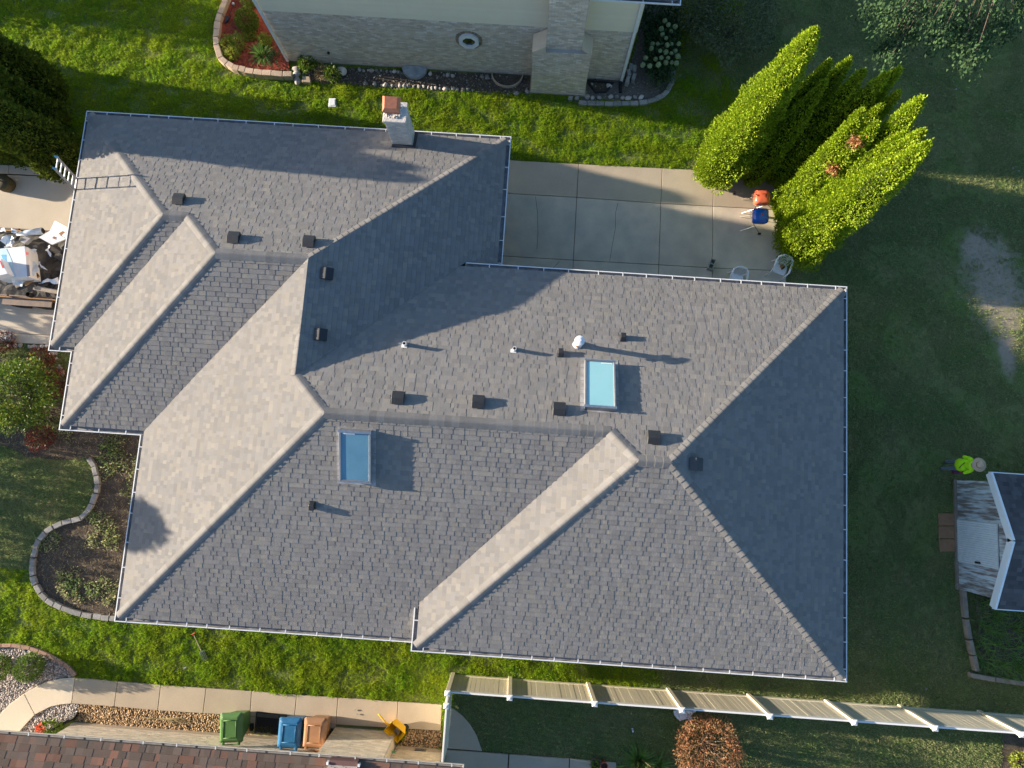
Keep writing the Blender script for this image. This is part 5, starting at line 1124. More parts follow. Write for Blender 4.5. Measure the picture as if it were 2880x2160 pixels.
# beside the brick house
hb = T(1440, 0, (1320, 180), (1410, 230), (1350, 215), (1290, 250), (1375, 270), (1330, 330), (1380, 380), (1440, 380), (1215, 380), (1205, 420), (1260, 380), (1280, 440), (1330, 450), (1375, 460), (1410, 440), (1430, 485), (1350, 500), (1290, 500), (1240, 510), (1155, 500), (1130, 560), (1190, 570), (1265, 560), (1330, 540), (1380, 540), (1445, 495), (1340, 390), (1420, 545), (1300, 300))
c = at(1866, 130, .6); t = thing('hydrangea', 'hydrangea bush with pale green flower heads', 'shrub', (c.x, c.y, 0))
P_, u_ = ball_points((c.x, c.y, .45), (.62, 1.35, .5), 2400, .25, 2.0, .5); np_mesh('foliage', *leaves(P_, u_, .12, .08, .6), 'leaf_deep', t)
mb = MB()
for k in range(9): a = random.random()*6.28; mb.tube([(c.x, c.y, 0), (c.x+.4*math.cos(a), c.y+.8*math.sin(a), .7)], [.015, .006], 5)
mb.build('stem', 'bark', t)
V0, F0 = ico(); me = bpy.data.meshes.new('flower_head'); bm = bmesh.new(); bmesh.ops.create_icosphere(bm, subdivisions=2, radius=.085)
for v in bm.verts: v.co *= 1+.3*noise.noise(v.co*40)
bm.to_mesh(me); bm.free(); me.materials.append(M['flower_pale'])
for x, y in hb:
    p = at(x, y, random.uniform(.85, 1.0)); ob = bpy.data.objects.new('flower_head', me); COL.objects.link(ob); ob.parent = t; ob.location = p-WL[t]; ob.scale = [random.uniform(.75, 1.15)]*3; ob.rotation_euler = (random.random(), random.random(), random.random()*6)
shrub('bushy_perennial', 'dark leafy plants behind the hydrangea heads', 'shrub', (1852, 45), .75, .9, 'leaf_deep', n=1500, ll=.11, lw=.07, zc=.5)
shrub('bushy_perennial', 'twiggy low shrub inside the curved edging', 'shrub', (1855, 215), .5, .55, 'leaf_grey', n=1100, ll=.08, lw=.02, zc=.25, twigs=20)
shrub('evergreen_shrub', 'wide grey green evergreen shrub on the shaded lawn', 'shrub', (2068, 55), 1.45, 2.2, 'leaf_grey', n=6500, ll=.12, lw=.05, lump=.35, zc=1.2, freq=2.4)
shrub('evergreen_shrub', 'smaller green shrub in front of the wide evergreen', 'shrub', (1955, 30), .8, 1.4, 'leaf_grey', n=1800, ll=.11, lw=.05, lump=.3, zc=.8)
# raised bed with tall grass by the shed
rb = thing('raised_bed', 'landscape timber edge holding rough tall grass', 'raised bed', at(2735, 1780))
for a, b in (((2712, 1652), (2720, 1738)), ((2721, 1742), (2730, 1798)), ((2730, 1801), (2740, 1842)), ((2741, 1845), (2750, 1888)), ((2732, 1900), (2800, 1912)), ((2802, 1912), (2900, 1926))):
    a3, b3 = at(*a, .2), at(*b, .2); d = (b3-a3); q = Vector((-d.y, d.x, 0)).normalized(); mb = MB(); mb.obox(((a3.x+b3.x)/2, (a3.y+b3.y)/2, .1), d/2, q*.075, (0, 0, .1+random.uniform(-.01, .012))); mb.build('timber', 'timber', rb, bevel=.012)
bedp = ground([(2735, 1665), (2900, 1690), (2960, 1720), (2960, 1915), (2800, 1895), (2758, 1880), (2745, 1780)])
sheet('garden_bed', bedp, .10, 'bed_soil'); parts = []
for x, y in sample(bedp, 34): parts.append(strap_clump((x, y, .1), 9, random.uniform(.35, .7), .014, 1.0, .55))
tag(stuff(np_mesh('tall_grass', *merge(parts), 'tall_blade')), 'tall unmown grass overflowing the raised bed', 'grass')
# ================================================================== THINGS ON THE GROUND
def frame3(p, yaw): c, s = math.cos(yaw), math.sin(yaw); return Matrix(((c, -s, 0, p[0]), (s, c, 0, p[1]), (0, 0, 1, p[2]), (0, 0, 0, 1)))
def bin_cart(px, m, label, yaw, style=0):
    c = at(*px, 1.05); c.z = 0; t = thing('wheeled_bin', label, 'bin', c, 'bins beside the tan brick wall'); X = frame3(c, yaw)
    # local: -y = front (to the walk), +y = wheels and handle
    mb = MB(); vs_ = []
    for z, w_, y0, y1 in ((.10, .24, -.25, .22), (.55, .29, -.34, .30), (.92, .335, -.40, .36), (.98, .355, -.42, .38)): vs_ += [(-w_, y0, z), (w_, y0, z), (w_, y1, z), (-w_, y1, z)]
    mb.add(vs_, [(3, 2, 1, 0)]+[(4*k+i, 4*k+(i+1) % 4, 4*k+4+(i+1) % 4, 4*k+4+i) for k in range(3) for i in range(4)]+[(12, 13, 14, 15)]); mb.xform(X).build('body', m, t, bevel=.02, seg=2)
    mb = MB()
    lid = [(-.36, -.47), (-.30, -.50), (.30, -.50), (.36, -.47), (.36, .40), (-.36, .40)]; k = len(lid)
    dome = .07 if style == 0 else .11
    inn = [(x*.72, -.02+(y+.02)*.72) for x, y in lid]
    mb.add([(x, y, .99) for x, y in lid]+[(x, y, 1.03) for x, y in lid]+[(x, y, 1.03+dome) for x, y in inn], [tuple(range(k-1, -1, -1))]+[(i, (i+1) % k, k+(i+1) % k, k+i) for i in range(k)]+[(k+i, k+(i+1) % k, 2*k+(i+1) % k, 2*k+i) for i in range(k)]+[tuple(range(2*k, 3*k))])
    ld = mb.xform(X).build('lid', m, t, bevel=.016, seg=2)
    for sx in (-1, 1):
        mb = MB(); mb.obox((sx*.25, -.36, 1.06), (.05*sx, -.05, 0), (.012, .012, 0), (0, 0, .014)); mb.xform(X).build('lid_grip', m if style else 'white_metal', ld)
    zt = 1.032+dome
    mb = MB()
    for a_, b_ in (((-.20, -.30), (.20, -.30)), ((.20, -.30), (.20, .22)), ((.20, .22), (-.20, .22)), ((-.20, .22), (-.20, -.30))): mb.tube([(a_[0], a_[1], zt), (b_[0], b_[1], zt)], .012, 6)
    mb.xform(X).build('lid_ridge', m, ld, smooth=True)
    for sx in (-1, 1):
        mb = MB(); mb.box((sx*.24-.03, .36, .98), (sx*.24+.03, .46, 1.07)); mb.xform(X).build('hinge', m, ld, bevel=.01)
    mb = MB(); mb.box((-.36, -.435, .93), (.36, .385, .965)); mb.xform(X).build('rim', m, t, bevel=.01)
    mb = MB(); mb.tube([(-.28, .40, .99), (-.28, .47, 1.0), (.28, .47, 1.0), (.28, .40, .99)], .018, 8); mb.xform(X).build('handle', m, t)
    for sx in (-1, 1):
        mb = MB(); mb.tube([(sx*.27, .28, .125), (sx*.33, .28, .125)], .125, 16); mb.xform(X).build('wheel', 'rubber', t)
    return t
bin_cart((649, 2052), 'bin_green', 'green wheeled bin standing on the brown gravel', math.pi+.10, 1)
bin_cart((813, 2066), 'bin_blue', 'blue wheeled recycling bin beside the brown bin', math.pi+.02)
bin_cart((884, 2066), 'bin_brown', 'orange brown wheeled bin against the brick bay', math.pi+.02, 1)
# bin pad + mesh grate
pad = ground([(704, 2014), (829, 2026), (946, 2037), (940, 2088), (690, 2072)]); sheet('bin_pad', pad, .02, 'concrete')
gq = ground([(722, 2003), (806, 2010), (800, 2066), (716, 2062)], .10); t = thing('well_grate', 'black mesh grate beside the green bin', 'grate', (gq[0]+gq[2])/2*1); WL[t] = Vector((gq[0]+gq[2])/2)
mb = MB()
for i in range(4):
    a, b = gq[i], gq[(i+1) % 4]; mb.tube([a, b], .018, 6)
mb.build('frame', 'black_metal', t); mb = MB()
for i in range(1, 26):
    f = i/26; mb.tube([gq[0].lerp(gq[1], f), gq[3].lerp(gq[2], f)], .005, 4, cap=False); mb.tube([gq[0].lerp(gq[3], f), gq[1].lerp(gq[2], f)], .005, 4, cap=False)
stuff(mb.build('mesh', 'black_metal', t)); mb = MB(); mb.add([Vector((p.x, p.y, .03)) for p in gq], [(3, 2, 1, 0)]); mb.build('well_floor', 'dark_soil', t)
# yellow cart
yc = at(1118, 2048, .45); t = thing('garden_cart', 'yellow plastic garden cart tipped up beside the brick bay', 'cart', (yc.x, yc.y, 0))
X = frame3((yc.x, yc.y, .12), -.62) @ Matrix.Rotation(.35, 4, 'X')
def shell(w0, l0, w1, l1, z0, z1, th=.02):
    mb = MB(); o = [(-w0, -l0, z0), (w0, -l0, z0), (w0, l0, z0), (-w0, l0, z0), (-w1, -l1, z1), (w1, -l1, z1), (w1, l1, z1), (-w1, l1, z1)]
    i = [(x-math.copysign(th, x), y-math.copysign(th, y), z+(th if k < 4 else 0)) for k, (x, y, z) in enumerate(o)]
    mb.add(o+i, [(3, 2, 1, 0), (0, 1, 5, 4), (1, 2, 6, 5), (2, 3, 7, 6), (3, 0, 4, 7), (8, 9, 10, 11), (9, 8, 12, 13), (10, 9, 13, 14), (11, 10, 14, 15), (8, 11, 15, 12), (4, 5, 13, 12), (5, 6, 14, 13), (6, 7, 15, 14), (7, 4, 12, 15)]); return mb
shell(.20, .15, .30, .24, .05, .42).xform(X).build('tub', 'yellow_plastic', t, bevel=.012)
mb = MB(); mb.tube([(-.27, .05, .40), (-.5, .12, .46), (-.78, .2, .5)], [.03, .025, .02], 8); mb.xform(X).build('handle', 'yellow_plastic', t, smooth=True)
mb = MB(); mb.obox((.02, .0, .2), (.05, .02, 0), (-.02, .12, 0), (0, 0, .05)); mb.obox((.12, -.03, .22), (.02, .02, 0), (-.02, .10, 0), (0, 0, .05)); mb.xform(X).build('liner', 'grey_metal', t)
mb = MB(); mb.tube([(.22, .12, .0), (.22, -.12, .0)], .10, 14); mb.xform(X).build('wheel', 'rubber', t)
sp0, sp1 = at(1122, 2085, .1), at(1108, 2112, 1.0); t = thing('shovel', 'green handled shovel leaning in the wall corner', 'shovel', (sp0.x, sp0.y, 0)); mb = MB(); mb.tube([sp0, sp1], .014, 7); mb.build('shaft', 'black_metal', t)
d = (sp1-sp0).normalized(); q = Vector((1, 0, 0)); mb = MB(); mb.tube([sp1, sp1+d*.05-q*.06, sp1+d*.12-q*.05, sp1+d*.12+q*.05, sp1+d*.05+q*.06, sp1], .013, 7); mb.build('grip', 'green_handle', t)
mb = MB(); mb.obox(sp0-d*.02, q*.10, d*.14, q.cross(d)*.006); mb.build('blade', 'black_metal', t)
mb = MB()
for k in range(12):
    x0 = random.uniform(370, 500); a = at(x0, 2010+(x0-370)*.09+random.uniform(0, 6), .05); b = at(x0+random.uniform(20, 90), 2018+(x0-370)*.09+random.uniform(0, 10), .05); m_ = (a+b)/2+Vector((0, random.uniform(-.08, .08), random.uniform(.0, .06))); mb.tube([a, m_, b], [.014, .011, .005], 5)
tag(mb.build('dead_vine', 'straw'), 'pale dead vine lying on the brown gravel', 'branch')
# garden fork
fk0, fk1 = at(545, 1782, .05), at(580, 1858, .05); t = thing('garden_fork', 'digging fork lying on the lawn with red grip', 'fork', (fk0.x, fk0.y, 0)); d = (fk1-fk0).normalized(); q = Vector((-d.y, d.x, 0)); L = (fk1-fk0).length
mb = MB(); mb.tube([fk0+d*.06+Vector((0, 0, .03)), fk0+d*(L*.62)+Vector((0, 0, .02))], .014, 8); mb.build('shaft', 'wood_old', t)
mb = MB(); mb.tube([fk0-q*.06+Vector((0, 0, .03)), fk0+q*.06+Vector((0, 0, .03))], .018, 8); mb.build('grip', 'box_red', t)
h0 = fk0+d*(L*.66)+Vector((0, 0, .02)); mb = MB(); mb.tube([h0-q*.08, h0+q*.08], .010, 6); mb.build('head', 'steel', t)
for k in range(4): mb = MB(); o = q*(-.075+.05*k); mb.tube([h0+o, h0+o+d*(L*.34)], [.008, .004], 6); mb.build('tine', 'steel', t)
# ladder
t = thing('extension_ladder', 'aluminium extension ladder leaning on the gutter', 'ladder', (-15.6, 8.1, 0))
for y0, yt in ((8.36, 8.36), (7.99, 7.99)):
    mb = MB(); a, b = Vector((-15.55, y0, .06)), Vector((-14.30, yt, 4.50)); d = (b-a).normalized(); mb.obox((a+b)/2, d*(b-a).length/2, Vector((0, .016, 0)), d.cross(Vector((0, 1, 0)))*.04); mb.build('rail', 'grey_metal', t)
    mb = MB(); mb.obox(b+d*.01, d*.04, (0, .022, 0), d.cross(Vector((0, 1, 0)))*.046); mb.build('end_cap', 'blue_cap', t)
for k in range(15):
    f = (k+.6)/15; p = Vector((-15.55, 8.0, .06)).lerp(Vector((-14.30, 8.0, 4.50)), f); mb = MB(); mb.tube([(p.x, 8.0, p.z), (p.x, 8.35, p.z)], .02, 8); mb.build('rung', 'aluminium', t)
# grills
def grill(px, m, label, logo):
    c = at(*px, .85); c.z = .06; t = thing('charcoal_grill', label, 'grill', c, 'grills on the patio'); X = frame3(c, .02) @ Matrix.Scale(1.2, 4)
    def rr(w_, z, r=.09, n=4): return [(sx*(w_-r)+r*math.cos(a0+k*math.pi/2/n), sy_*(w_-r)*.95+r*math.sin(a0+k*math.pi/2/n), z) for sx, sy_, a0 in ((1, 1, 0), (-1, 1, math.pi/2), (-1, -1, math.pi), (1, -1, 1.5*math.pi)) for k in range(n+1)]
    mb = MB(); rings = [rr(.15, .50, .06), rr(.215, .56), rr(.225, .655), rr(.225, .66)]; n = len(rings[0]); mb.add(sum(rings, []), [tuple(range(n-1, -1, -1))]+[(k*n+i, k*n+(i+1) % n, (k+1)*n+(i+1) % n, (k+1)*n+i) for k in range(3) for i in range(n)]); mb.xform(X).build('bowl', m, t, smooth=True)
    mb = MB(); rings = [rr(.232, .662), rr(.232, .70), rr(.205, .775, .085), rr(.17, .80, .08), rr(.09, .812, .05)]; mb.add(sum(rings, []), [(k*n+i, k*n+(i+1) % n, (k+1)*n+(i+1) % n, (k+1)*n+i) for k in range(4) for i in range(n)]+[tuple(range(4*n, 5*n))]); ld = mb.xform(X).build('lid', m, t, smooth=True)
    mb = MB(); mb.lathe((-.16, 0, .79), [(.035, 0), (.035, .012), (.004, .014)], 12, sx=.7, sy_=1.5); mb.xform(X).build('damper', m, ld)
    mb = MB(); z = .8145
    if logo == 'wings':
        for k in range(5): a = -1.2+k*.6; mb.obox((.06+.02*math.cos(a), .022*math.sin(a)*1.6, z), Vector((math.cos(a), math.sin(a), 0))*.022, Vector((-math.sin(a), math.cos(a), 0))*.0045, (0, 0, .001))
        mb.obox((.055, 0, z), (.028, 0, 0), (0, .006, 0), (0, 0, .001))
    else: mb.lathe((.0, 0, z-.001), [(.03, 0), (.03, .002), (.012, .0021)], 14); mb.obox((0, 0, z+.002), (.02, .02, 0), (.004, -.004, 0), (0, 0, .001))
    mb.xform(X).build('emblem', 'logo_dark' if logo == 'wings' else 'box_red', ld)
    mb = MB(); mb.tube([(-.22, -.08, .70), (-.30, -.08, .72), (-.30, .08, .72), (-.22, .08, .70)], .008, 7); mb.xform(X).build('handle', 'chrome_wire', ld)
    for sy_ in (-1, 1):
        mb = MB(); mb.tube([(.17, sy_*.15, .52), (-.36, sy_*.22, .01), (-.36, sy_*.22+.0, .012)], .008, 6); mb.xform(X).build('leg', 'chrome_wire', t)
        mb = MB(); mb.tube([(-.17, sy_*.15, .52), (.20, sy_*.30, .05)], .009, 6); mb.xform(X).build('leg', 'black_metal', t)
        mb = MB(); mb.tube([(.20, sy_*.30-.015, .05), (.20, sy_*.30+.015, .05)], .05, 12); mb.xform(X).build('wheel', 'rubber', t)
grill((2142, 557), 'grill_red', 'red charcoal grill with dark emblem beside the arborvitae', 'wings')
grill((2138, 608), 'grill_blue', 'blue charcoal grill with small red badge', 'badge')
c = at(2063, 546, .05); t = thing('drink_can', 'small dark can with loop handle on the patio', 'can', (c.x, c.y, .06)); mb = MB(); mb.lathe((c.x, c.y, .06), [(.045, 0), (.05, .12), (.044, .125), (.04, .02)], 14); mb.build('body', 'black_metal', t); mb = MB(); mb.tube([(c.x-.045, c.y, .14), (c.x-.04, c.y, .2), (c.x+.04, c.y, .2), (c.x+.045, c.y, .14)], .006, 6); mb.build('loop', 'steel', t)
# cinder block
c = at(2003, 742, .26); t = thing('cinder_block', 'grey two hole cinder block standing on the patio', 'block', (c.x, c.y, .06)); X = frame3((c.x, c.y, .06), -.18+1.45); mb = MB()
for b in (((-.20, -.10, 0), (.20, -.068, .20)), ((-.20, .068, 0), (.20, .10, .20)), ((-.20, -.068, 0), (-.165, .068, .20)), ((.165, -.068, 0), (.20, .068, .20)), ((-.016, -.068, 0), (.016, .068, .20))): mb.box(*b)
mb.xform(X).build('block', 'cinder', t)
# plastic chairs
def chair(c, yaw, label):
    t = thing('plastic_chair', label, 'chair', (c[0], c[1], .06), 'white plastic chairs on the patio'); X = frame3((c[0], c[1], .06), yaw)
    # local: front = -y
    mb = MB(); mb.add([(-.20, -.23, .42), (.20, -.23, .42), (.23, .0, .41), (.20, .20, .40), (-.20, .20, .40), (-.23, .0, .41)]+[(-.20, -.24, .385), (.20, -.24, .385), (.23, 0, .385), (.20, .2, .375), (-.2, .2, .375), (-.23, 0, .385)], [(0, 1, 2, 3, 4, 5), (11, 10, 9, 8, 7, 6)]+[(i, 6+i, 6+(i+1) % 6, (i+1) % 6) for i in range(6)]); mb.xform(X).build('seat', 'white_plastic', t, bevel=.008)
    mb = MB(); mb.tube([(-.27, -.20, .64), (-.28, .06, .66), (-.25, .24, .72), (-.14, .31, .80), (0, .33, .82), (.14, .31, .80), (.25, .24, .72), (.28, .06, .66), (.27, -.20, .64)], .034, 8); mb.xform(X).build('arm_rail', 'white_plastic', t, smooth=True)
    for x in (-.14, -.09, -.045, 0, .045, .09, .14): mb = MB(); mb.obox((x*1.05, .255, .60), (.019, 0, 0), Vector((x*.1, .055, .21)), (0, .007, 0)); mb.xform(X).build('back_slat', 'white_plastic', t)
    for sx in (-1, 1):
        mb = MB(); mb.tube([(sx*.27, -.19, .64), (sx*.26, -.24, .38), (sx*.28, -.31, .0)], [.026, .028, .022], 8); mb.xform(X).build('leg', 'white_plastic', t, smooth=True)
        mb = MB(); mb.tube([(sx*.25, .22, .68), (sx*.23, .22, .40), (sx*.26, .30, .0)], [.024, .028, .022], 8); mb.xform(X).build('leg', 'white_plastic', t, smooth=True)
    return t, X
c = at(2196, 752, .5); chr_, Xc = chair(c, -.30, 'white plastic chair holding a brown pot')
p = Xc @ Vector((.02, .02, .43)); t = thing('flower_pot', 'small brown pot lying on the white chair', 'pot', p); Xp = Matrix.Translation(p+Vector((0, 0, .05))) @ Matrix.Rotation(1.1, 4, 'X') @ Matrix.Rotation(.5, 4, 'Y'); mb = MB(); mb.lathe((0, 0, -.06), [(.05, 0), (.085, .13), (.075, .13), (.045, .02)], 14); mb.xform(Xp).build('pot', 'pot_tan', t)
mb = MB(); mb.lathe((0, 0, -.06), [(.073, .11), (.01, .12)], 12); mb.xform(Xp).build('soil', 'dark_soil', t)
c = at(2073, 785, .5); chair(c, -.20, 'white plastic chair pushed under the eave')
# person
def skin_mesh(J, E):
    me = bpy.data.meshes.new('body'); me.from_pydata([j[:3] for j in J], E, []); ob = bpy.data.objects.new('tmp', me); COL.objects.link(ob)
    md = ob.modifiers.new('s', 'SKIN'); sv = me.skin_vertices[0].data
    for i, j in enumerate(J): sv[i].radius = j[3] if isinstance(j[3], tuple) else (j[3], j[3])
    sv[0].use_root = True; md.use_smooth_shade = True; ss = ob.modifiers.new('ss', 'SUBSURF'); ss.levels = 2; ss.render_levels = 2
    dg = bpy.context.evaluated_depsgraph_get(); ev = ob.evaluated_get(dg); m2 = bpy.data.meshes.new_from_object(ev); bpy.data.objects.remove(ob); return m2
pc = Vector((14.80, 1.16, 0)); t = thing('person', 'person in bright green jacket, grey trousers and wide tan hat', 'person', pc)
# local: facing +x; y = person's left
J = [(0, 0, .93, (.15, .11)), (.0, 0, 1.10, (.15, .11)), (.02, 0, 1.30, (.17, .12)), (.03, 0, 1.43, (.13, .09)), (.05, 0, 1.52, .055), (.07, 0, 1.60, .085), (.08, 0, 1.69, .085),
     (.03, .19, 1.40, .07), (-.05, .27, 1.17, .055), (.10, .22, 1.02, .045), (.17, .18, 1.02, .035),
     (.03, -.19, 1.40, .07), (-.05, -.27, 1.16, .055), (.12, -.24, 1.06, .045), (.19, -.20, 1.07, .035),
     (0, .10, .84, .10), (.04, .11, .48, .07), (.05, .12, .12, .055), (.08, .12, .045, .05), (.19, .13, .035, .038),
     (0, -.10, .84, .10), (-.02, -.11, .48, .07), (-.10, -.12, .12, .055), (-.08, -.12, .045, .05), (.03, -.13, .035, .038)]
E_e = [(0, 1), (1, 2), (2, 3), (3, 4), (4, 5), (5, 6), (3, 7), (7, 8), (8, 9), (9, 10), (3, 11), (11, 12), (12, 13), (13, 14), (0, 15), (15, 16), (16, 17), (17, 18), (18, 19), (0, 20), (20, 21), (21, 22), (22, 23), (23, 24)]
for hb_, sg in ((10, 1), (14, -1)):                         # five fingers a hand
    hx, hy, hz = J[hb_][:3]
    for k, (dx, dy, dz, L) in enumerate(((.05, -.035*sg, .02, .05), (.06, -.02*sg, -.0, .07), (.065, 0, -.005, .075), (.06, .018*sg, -.01, .07), (.05, .032*sg, -.015, .055))):
        J.append((hx+dx, hy+dy, hz+dz, .011)); J.append((hx+dx+L*.5, hy+dy-.012*sg, hz+dz-.02, .009)); n = len(J); E_e += [(hb_, n-2), (n-2, n-1)]
bm_ = skin_mesh(J, E_e)
for m_ in ('hivis', 'jeans', 'skin', 'boot'): bm_.materials.append(M[m_])
bm_.materials.clear()
for m_ in ('hivis', 'jeans', 'skin', 'boot'): bm_.materials.append(M[m_])
for f in bm_.polygons:
    x, y, z = f.center; arm = abs(y) > .15 and z > .9
    f.material_index = 2 if (z > 1.50 or (arm and x > .15)) else 0 if (z > .95 or arm) else 3 if z < .10 else 1
bo = link_mesh('body', bm_, t)
mb = MB(); mb.lathe(pc+Vector((0, 0, 0)), [(.205, .86), (.215, .93), (.20, 1.05), (.19, 1.20)], 18, sx=.78, sy_=1.0); mb.build('jacket_hem', 'hivis', t, smooth=True)
mb = MB(); mb.tube([pc+Vector((-.145, .06, 1.36)), pc+Vector((-.16, -.02, 1.22)), pc+Vector((-.15, -.12, 1.08))], .012, 6); mb.build('strap', 'olive', t)
mb = MB(); mb.lathe(pc+Vector((.03, 0, 1.42)), [(.06, -.02), (.13, -.015), (.12, .05), (.05, .07)], 14); mb.build('hood', 'hivis', t, smooth=True)
mb = MB(); mb.lathe(pc+Vector((.08, 0, 1.695)), [(.01, -.012), (.10, -.005), (.19, -.015), (.225, .0), (.222, .008), (.19, -.004), (.105, .012), (.10, .085), (.06, .105), (.01, .095)], 24); ht = mb.build('hat', 'hat_straw', t, smooth=True)
mb = MB(); mb.lathe(pc+Vector((.08, 0, 1.70)), [(.108, .01), (.107, .035)], 20); mb.build('hat_band', 'olive', ht)
mb = MB(); mb.lathe(pc+Vector((.06, 0, 1.60)), [(.04, -.07), (.088, -.04), (.092, .05), (.05, .09)], 14); mb.build('hair', 'hair_dark', t, smooth=True)
mb = MB(); mb.obox(pc+Vector((.165, 0, 1.605)), (.018, 0, -.006), (0, .012, 0), (0, 0, .022)); mb.build('nose', 'skin', t, bevel=.006)
c = at(2688, 1326, .1); t = thing('water_jug', 'small red and purple jug standing behind the worker', 'jug', (c.x, c.y, 0)); mb = MB(); mb.lathe((c.x, c.y, 0), [(.07, 0), (.08, .03), (.08, .24), (.04, .30), (.035, .34)], 14); mb.build('bottle', 'purple_cloth', t, smooth=True); mb = MB(); mb.lathe((c.x, c.y, .34), [(.04, 0), (.04, .04)], 10); mb.build('cap', 'box_red', t)
# ================================================================== DRIVEWAY CLUTTER
tr0, tr1 = at(60, 652, .55), at(60, 838, .55); ty1, ty0 = tr0.y, tr1.y
t = thing('utility_trailer', 'rusty utility trailer loaded with roofing waste', 'trailer', (-18.5, (ty0+ty1)/2, 0))
mb = MB(); mb.box((-23, ty0, .48), (-15.4, ty1, .56)); mb.build('deck', 'trailer_steel', t)
for y in (ty0, ty1):
    mb = MB(); mb.box((-23, y-.035, .56), (-15.4, y+.035, .64)); mb.build('rail', 'wood_orange', t, bevel=.006)
    mb = MB(); mb.box((-23, y-.03, .40), (-15.4, y+.03, .478)); mb.build('frame_beam', 'trailer_steel', t)
    for x in (-21.5, -19.8, -18, -16.4): mb = MB(); mb.box((x-.03, y-.02, .64), (x+.03, y+.02, .86)); mb.build('stake', 'trailer_steel', t)
    mb = MB(); mb.box((-23, y-.02, .80), (-15.4, y+.02, .86)); mb.build('upper_rail', 'trailer_steel', t)
for x in (-17.0, -17.9):
    mb = MB(); mb.tube([(x, ty0-.06, .33), (x, ty0-.26, .33)], .33, 20); mb.build('wheel', 'rubber', t)
mb = MB(); mb.box((-18.3, ty0-.30, .66), (-16.55, ty0-.05, .70)); mb.box((-18.3, ty0-.05, .56), (-16.55, ty0-.04, .70)); mb.build('fender', 'trailer_steel', t)
# waste heap
hp = thing('waste_heap', 'dark torn shingles and felt heaped in the trailer', 'waste', (-18.8, (ty0+ty1)/2, .56)); n = 44; vs_ = []
for i in range(n+1):
    for j in range(14+1):
        x = -22.9+7.4*i/n; y = ty0+.05+(ty1-ty0-.1)*j/14; e_ = min(1, min(j, 14-j)/3, (n-i)/4+.2); z = .58+e_*(.28+.26*noise.noise(Vector((x*1.3, y*1.6, 1)))+.12*noise.noise(Vector((x*4, y*4, 3)))); vs_.append((x+random.uniform(-.05, .05), y+random.uniform(-.03, .03), max(z, .57)))
mb = MB(); mb.add(vs_, [(i*15+j, (i+1)*15+j, (i+1)*15+j+1, i*15+j+1) for i in range(n) for j in range(14)]); mb.build('heap', 'felt', hp)
for k in range(46):
    x, y = random.uniform(-22, -15.5), random.uniform(ty0+.2, ty1-.2); mb = MB(); a = random.random()*3; ti = random.uniform(-.5, .5); d = Vector((math.cos(a), math.sin(a), ti)).normalized(); q = Vector((-math.sin(a), math.cos(a), random.uniform(-.4, .4))).normalized(); mb.obox((x, y, .95+.2*noise.noise(Vector((x*1.3, y*1.6, 1)))), d*random.uniform(.10, .24), q*random.uniform(.07, .15), d.cross(q)*.004); mb.build('shingle_scrap', random.choice(['felt', 'felt', 'felt', 'wood_old']), hp)
def board(px4, z, th, m, label, name='foam_board', cat='board', tilt=(0, 0, 0, 0)):
    q = [at(x, y, z+dz) for (x, y), dz in zip(px4, tilt)]; mb = MB(); mb.add(q+[p-Vector((0, 0, th)) for p in q], [(0, 1, 2, 3), (7, 6, 5, 4)]+[(i, 4+i, 4+(i+1) % 4, (i+1) % 4) for i in range(4)])
    o = mb.build(name, m); bm = bmesh.new(); bm.from_mesh(o.data); bmesh.ops.recalc_face_normals(bm, faces=bm.faces[:]); bm.to_mesh(o.data); bm.free(); return tag(o, label, cat)
Q2 = lambda *p: T(0, 600, *p, k=.1085)
board(Q2((1420, 190), (1790, 390), (1720, 640), (1300, 440)), 1.35, .05, 'paper_white', 'white foam board leaning at the heap corner', tilt=(.25, .25, 0, 0))
board(Q2((1300, 445), (1715, 655), (1340, 810), (1000, 620)), 1.32, .05, 'paper_white', 'white foam board with tan spot lying flat', tilt=(.02, .0, -.03, 0))
for pts_, z in ((Q2((1510, 520), (1620, 455), (1690, 480), (1590, 580)), 1.50), (Q2((1350, 640), (1390, 595), (1450, 615), (1410, 670)), 1.326)): board(pts_, z, .01, 'pot_tan', 'brown torn paper patch stuck on the foam board', name='paper_patch', cat='paper', tilt=(0, .0, .0, 0))['group'] = 'brown paper patches'
c4 = Q2((-150, 930), (640, 850), (740, 1640), (-120, 1680)); q = [at(x, y, 1.55) for x, y in c4]; t = thing('carton', 'large white and sky blue printed carton on the heap', 'box', ((q[0]+q[2])/2).xy.to_3d()+Vector((0, 0, .8))); WL[t] = Vector(((q[0].x+q[2].x)/2, (q[0].y+q[2].y)/2, .8))
mb = MB(); mb.prism([xy(p) for p in q], .95, 1.55); mb.build('carton_body', 'paper_white', t, bevel=.008)
def printq(pts_, m, nm, z=1.556): qq = [at(x, y, z) for x, y in pts_]; mb = MB(); mb.add(qq, [tuple(range(len(qq)))] if (qq[1]-qq[0]).cross(qq[2]-qq[0]).z > 0 else [tuple(range(len(qq)-1, -1, -1))]); mb.build(nm, m, t)
printq(Q2((-150, 935), (160, 915), (250, 1100), (330, 1300), (420, 1635), (-110, 1670)), 'box_skyblue', 'print_panel'); printq(Q2((30, 1075), (155, 1070), (180, 1340), (130, 1350)), 'box_blue', 'print_panel', 1.559)
printq(Q2((655, 900), (730, 870), (780, 1630), (705, 1640)), 'box_taupe', 'side_band', 1.5565); printq(Q2((665, 1005), (730, 1000), (738, 1070), (672, 1075)), 'box_red', 'print_badge', 1.56)
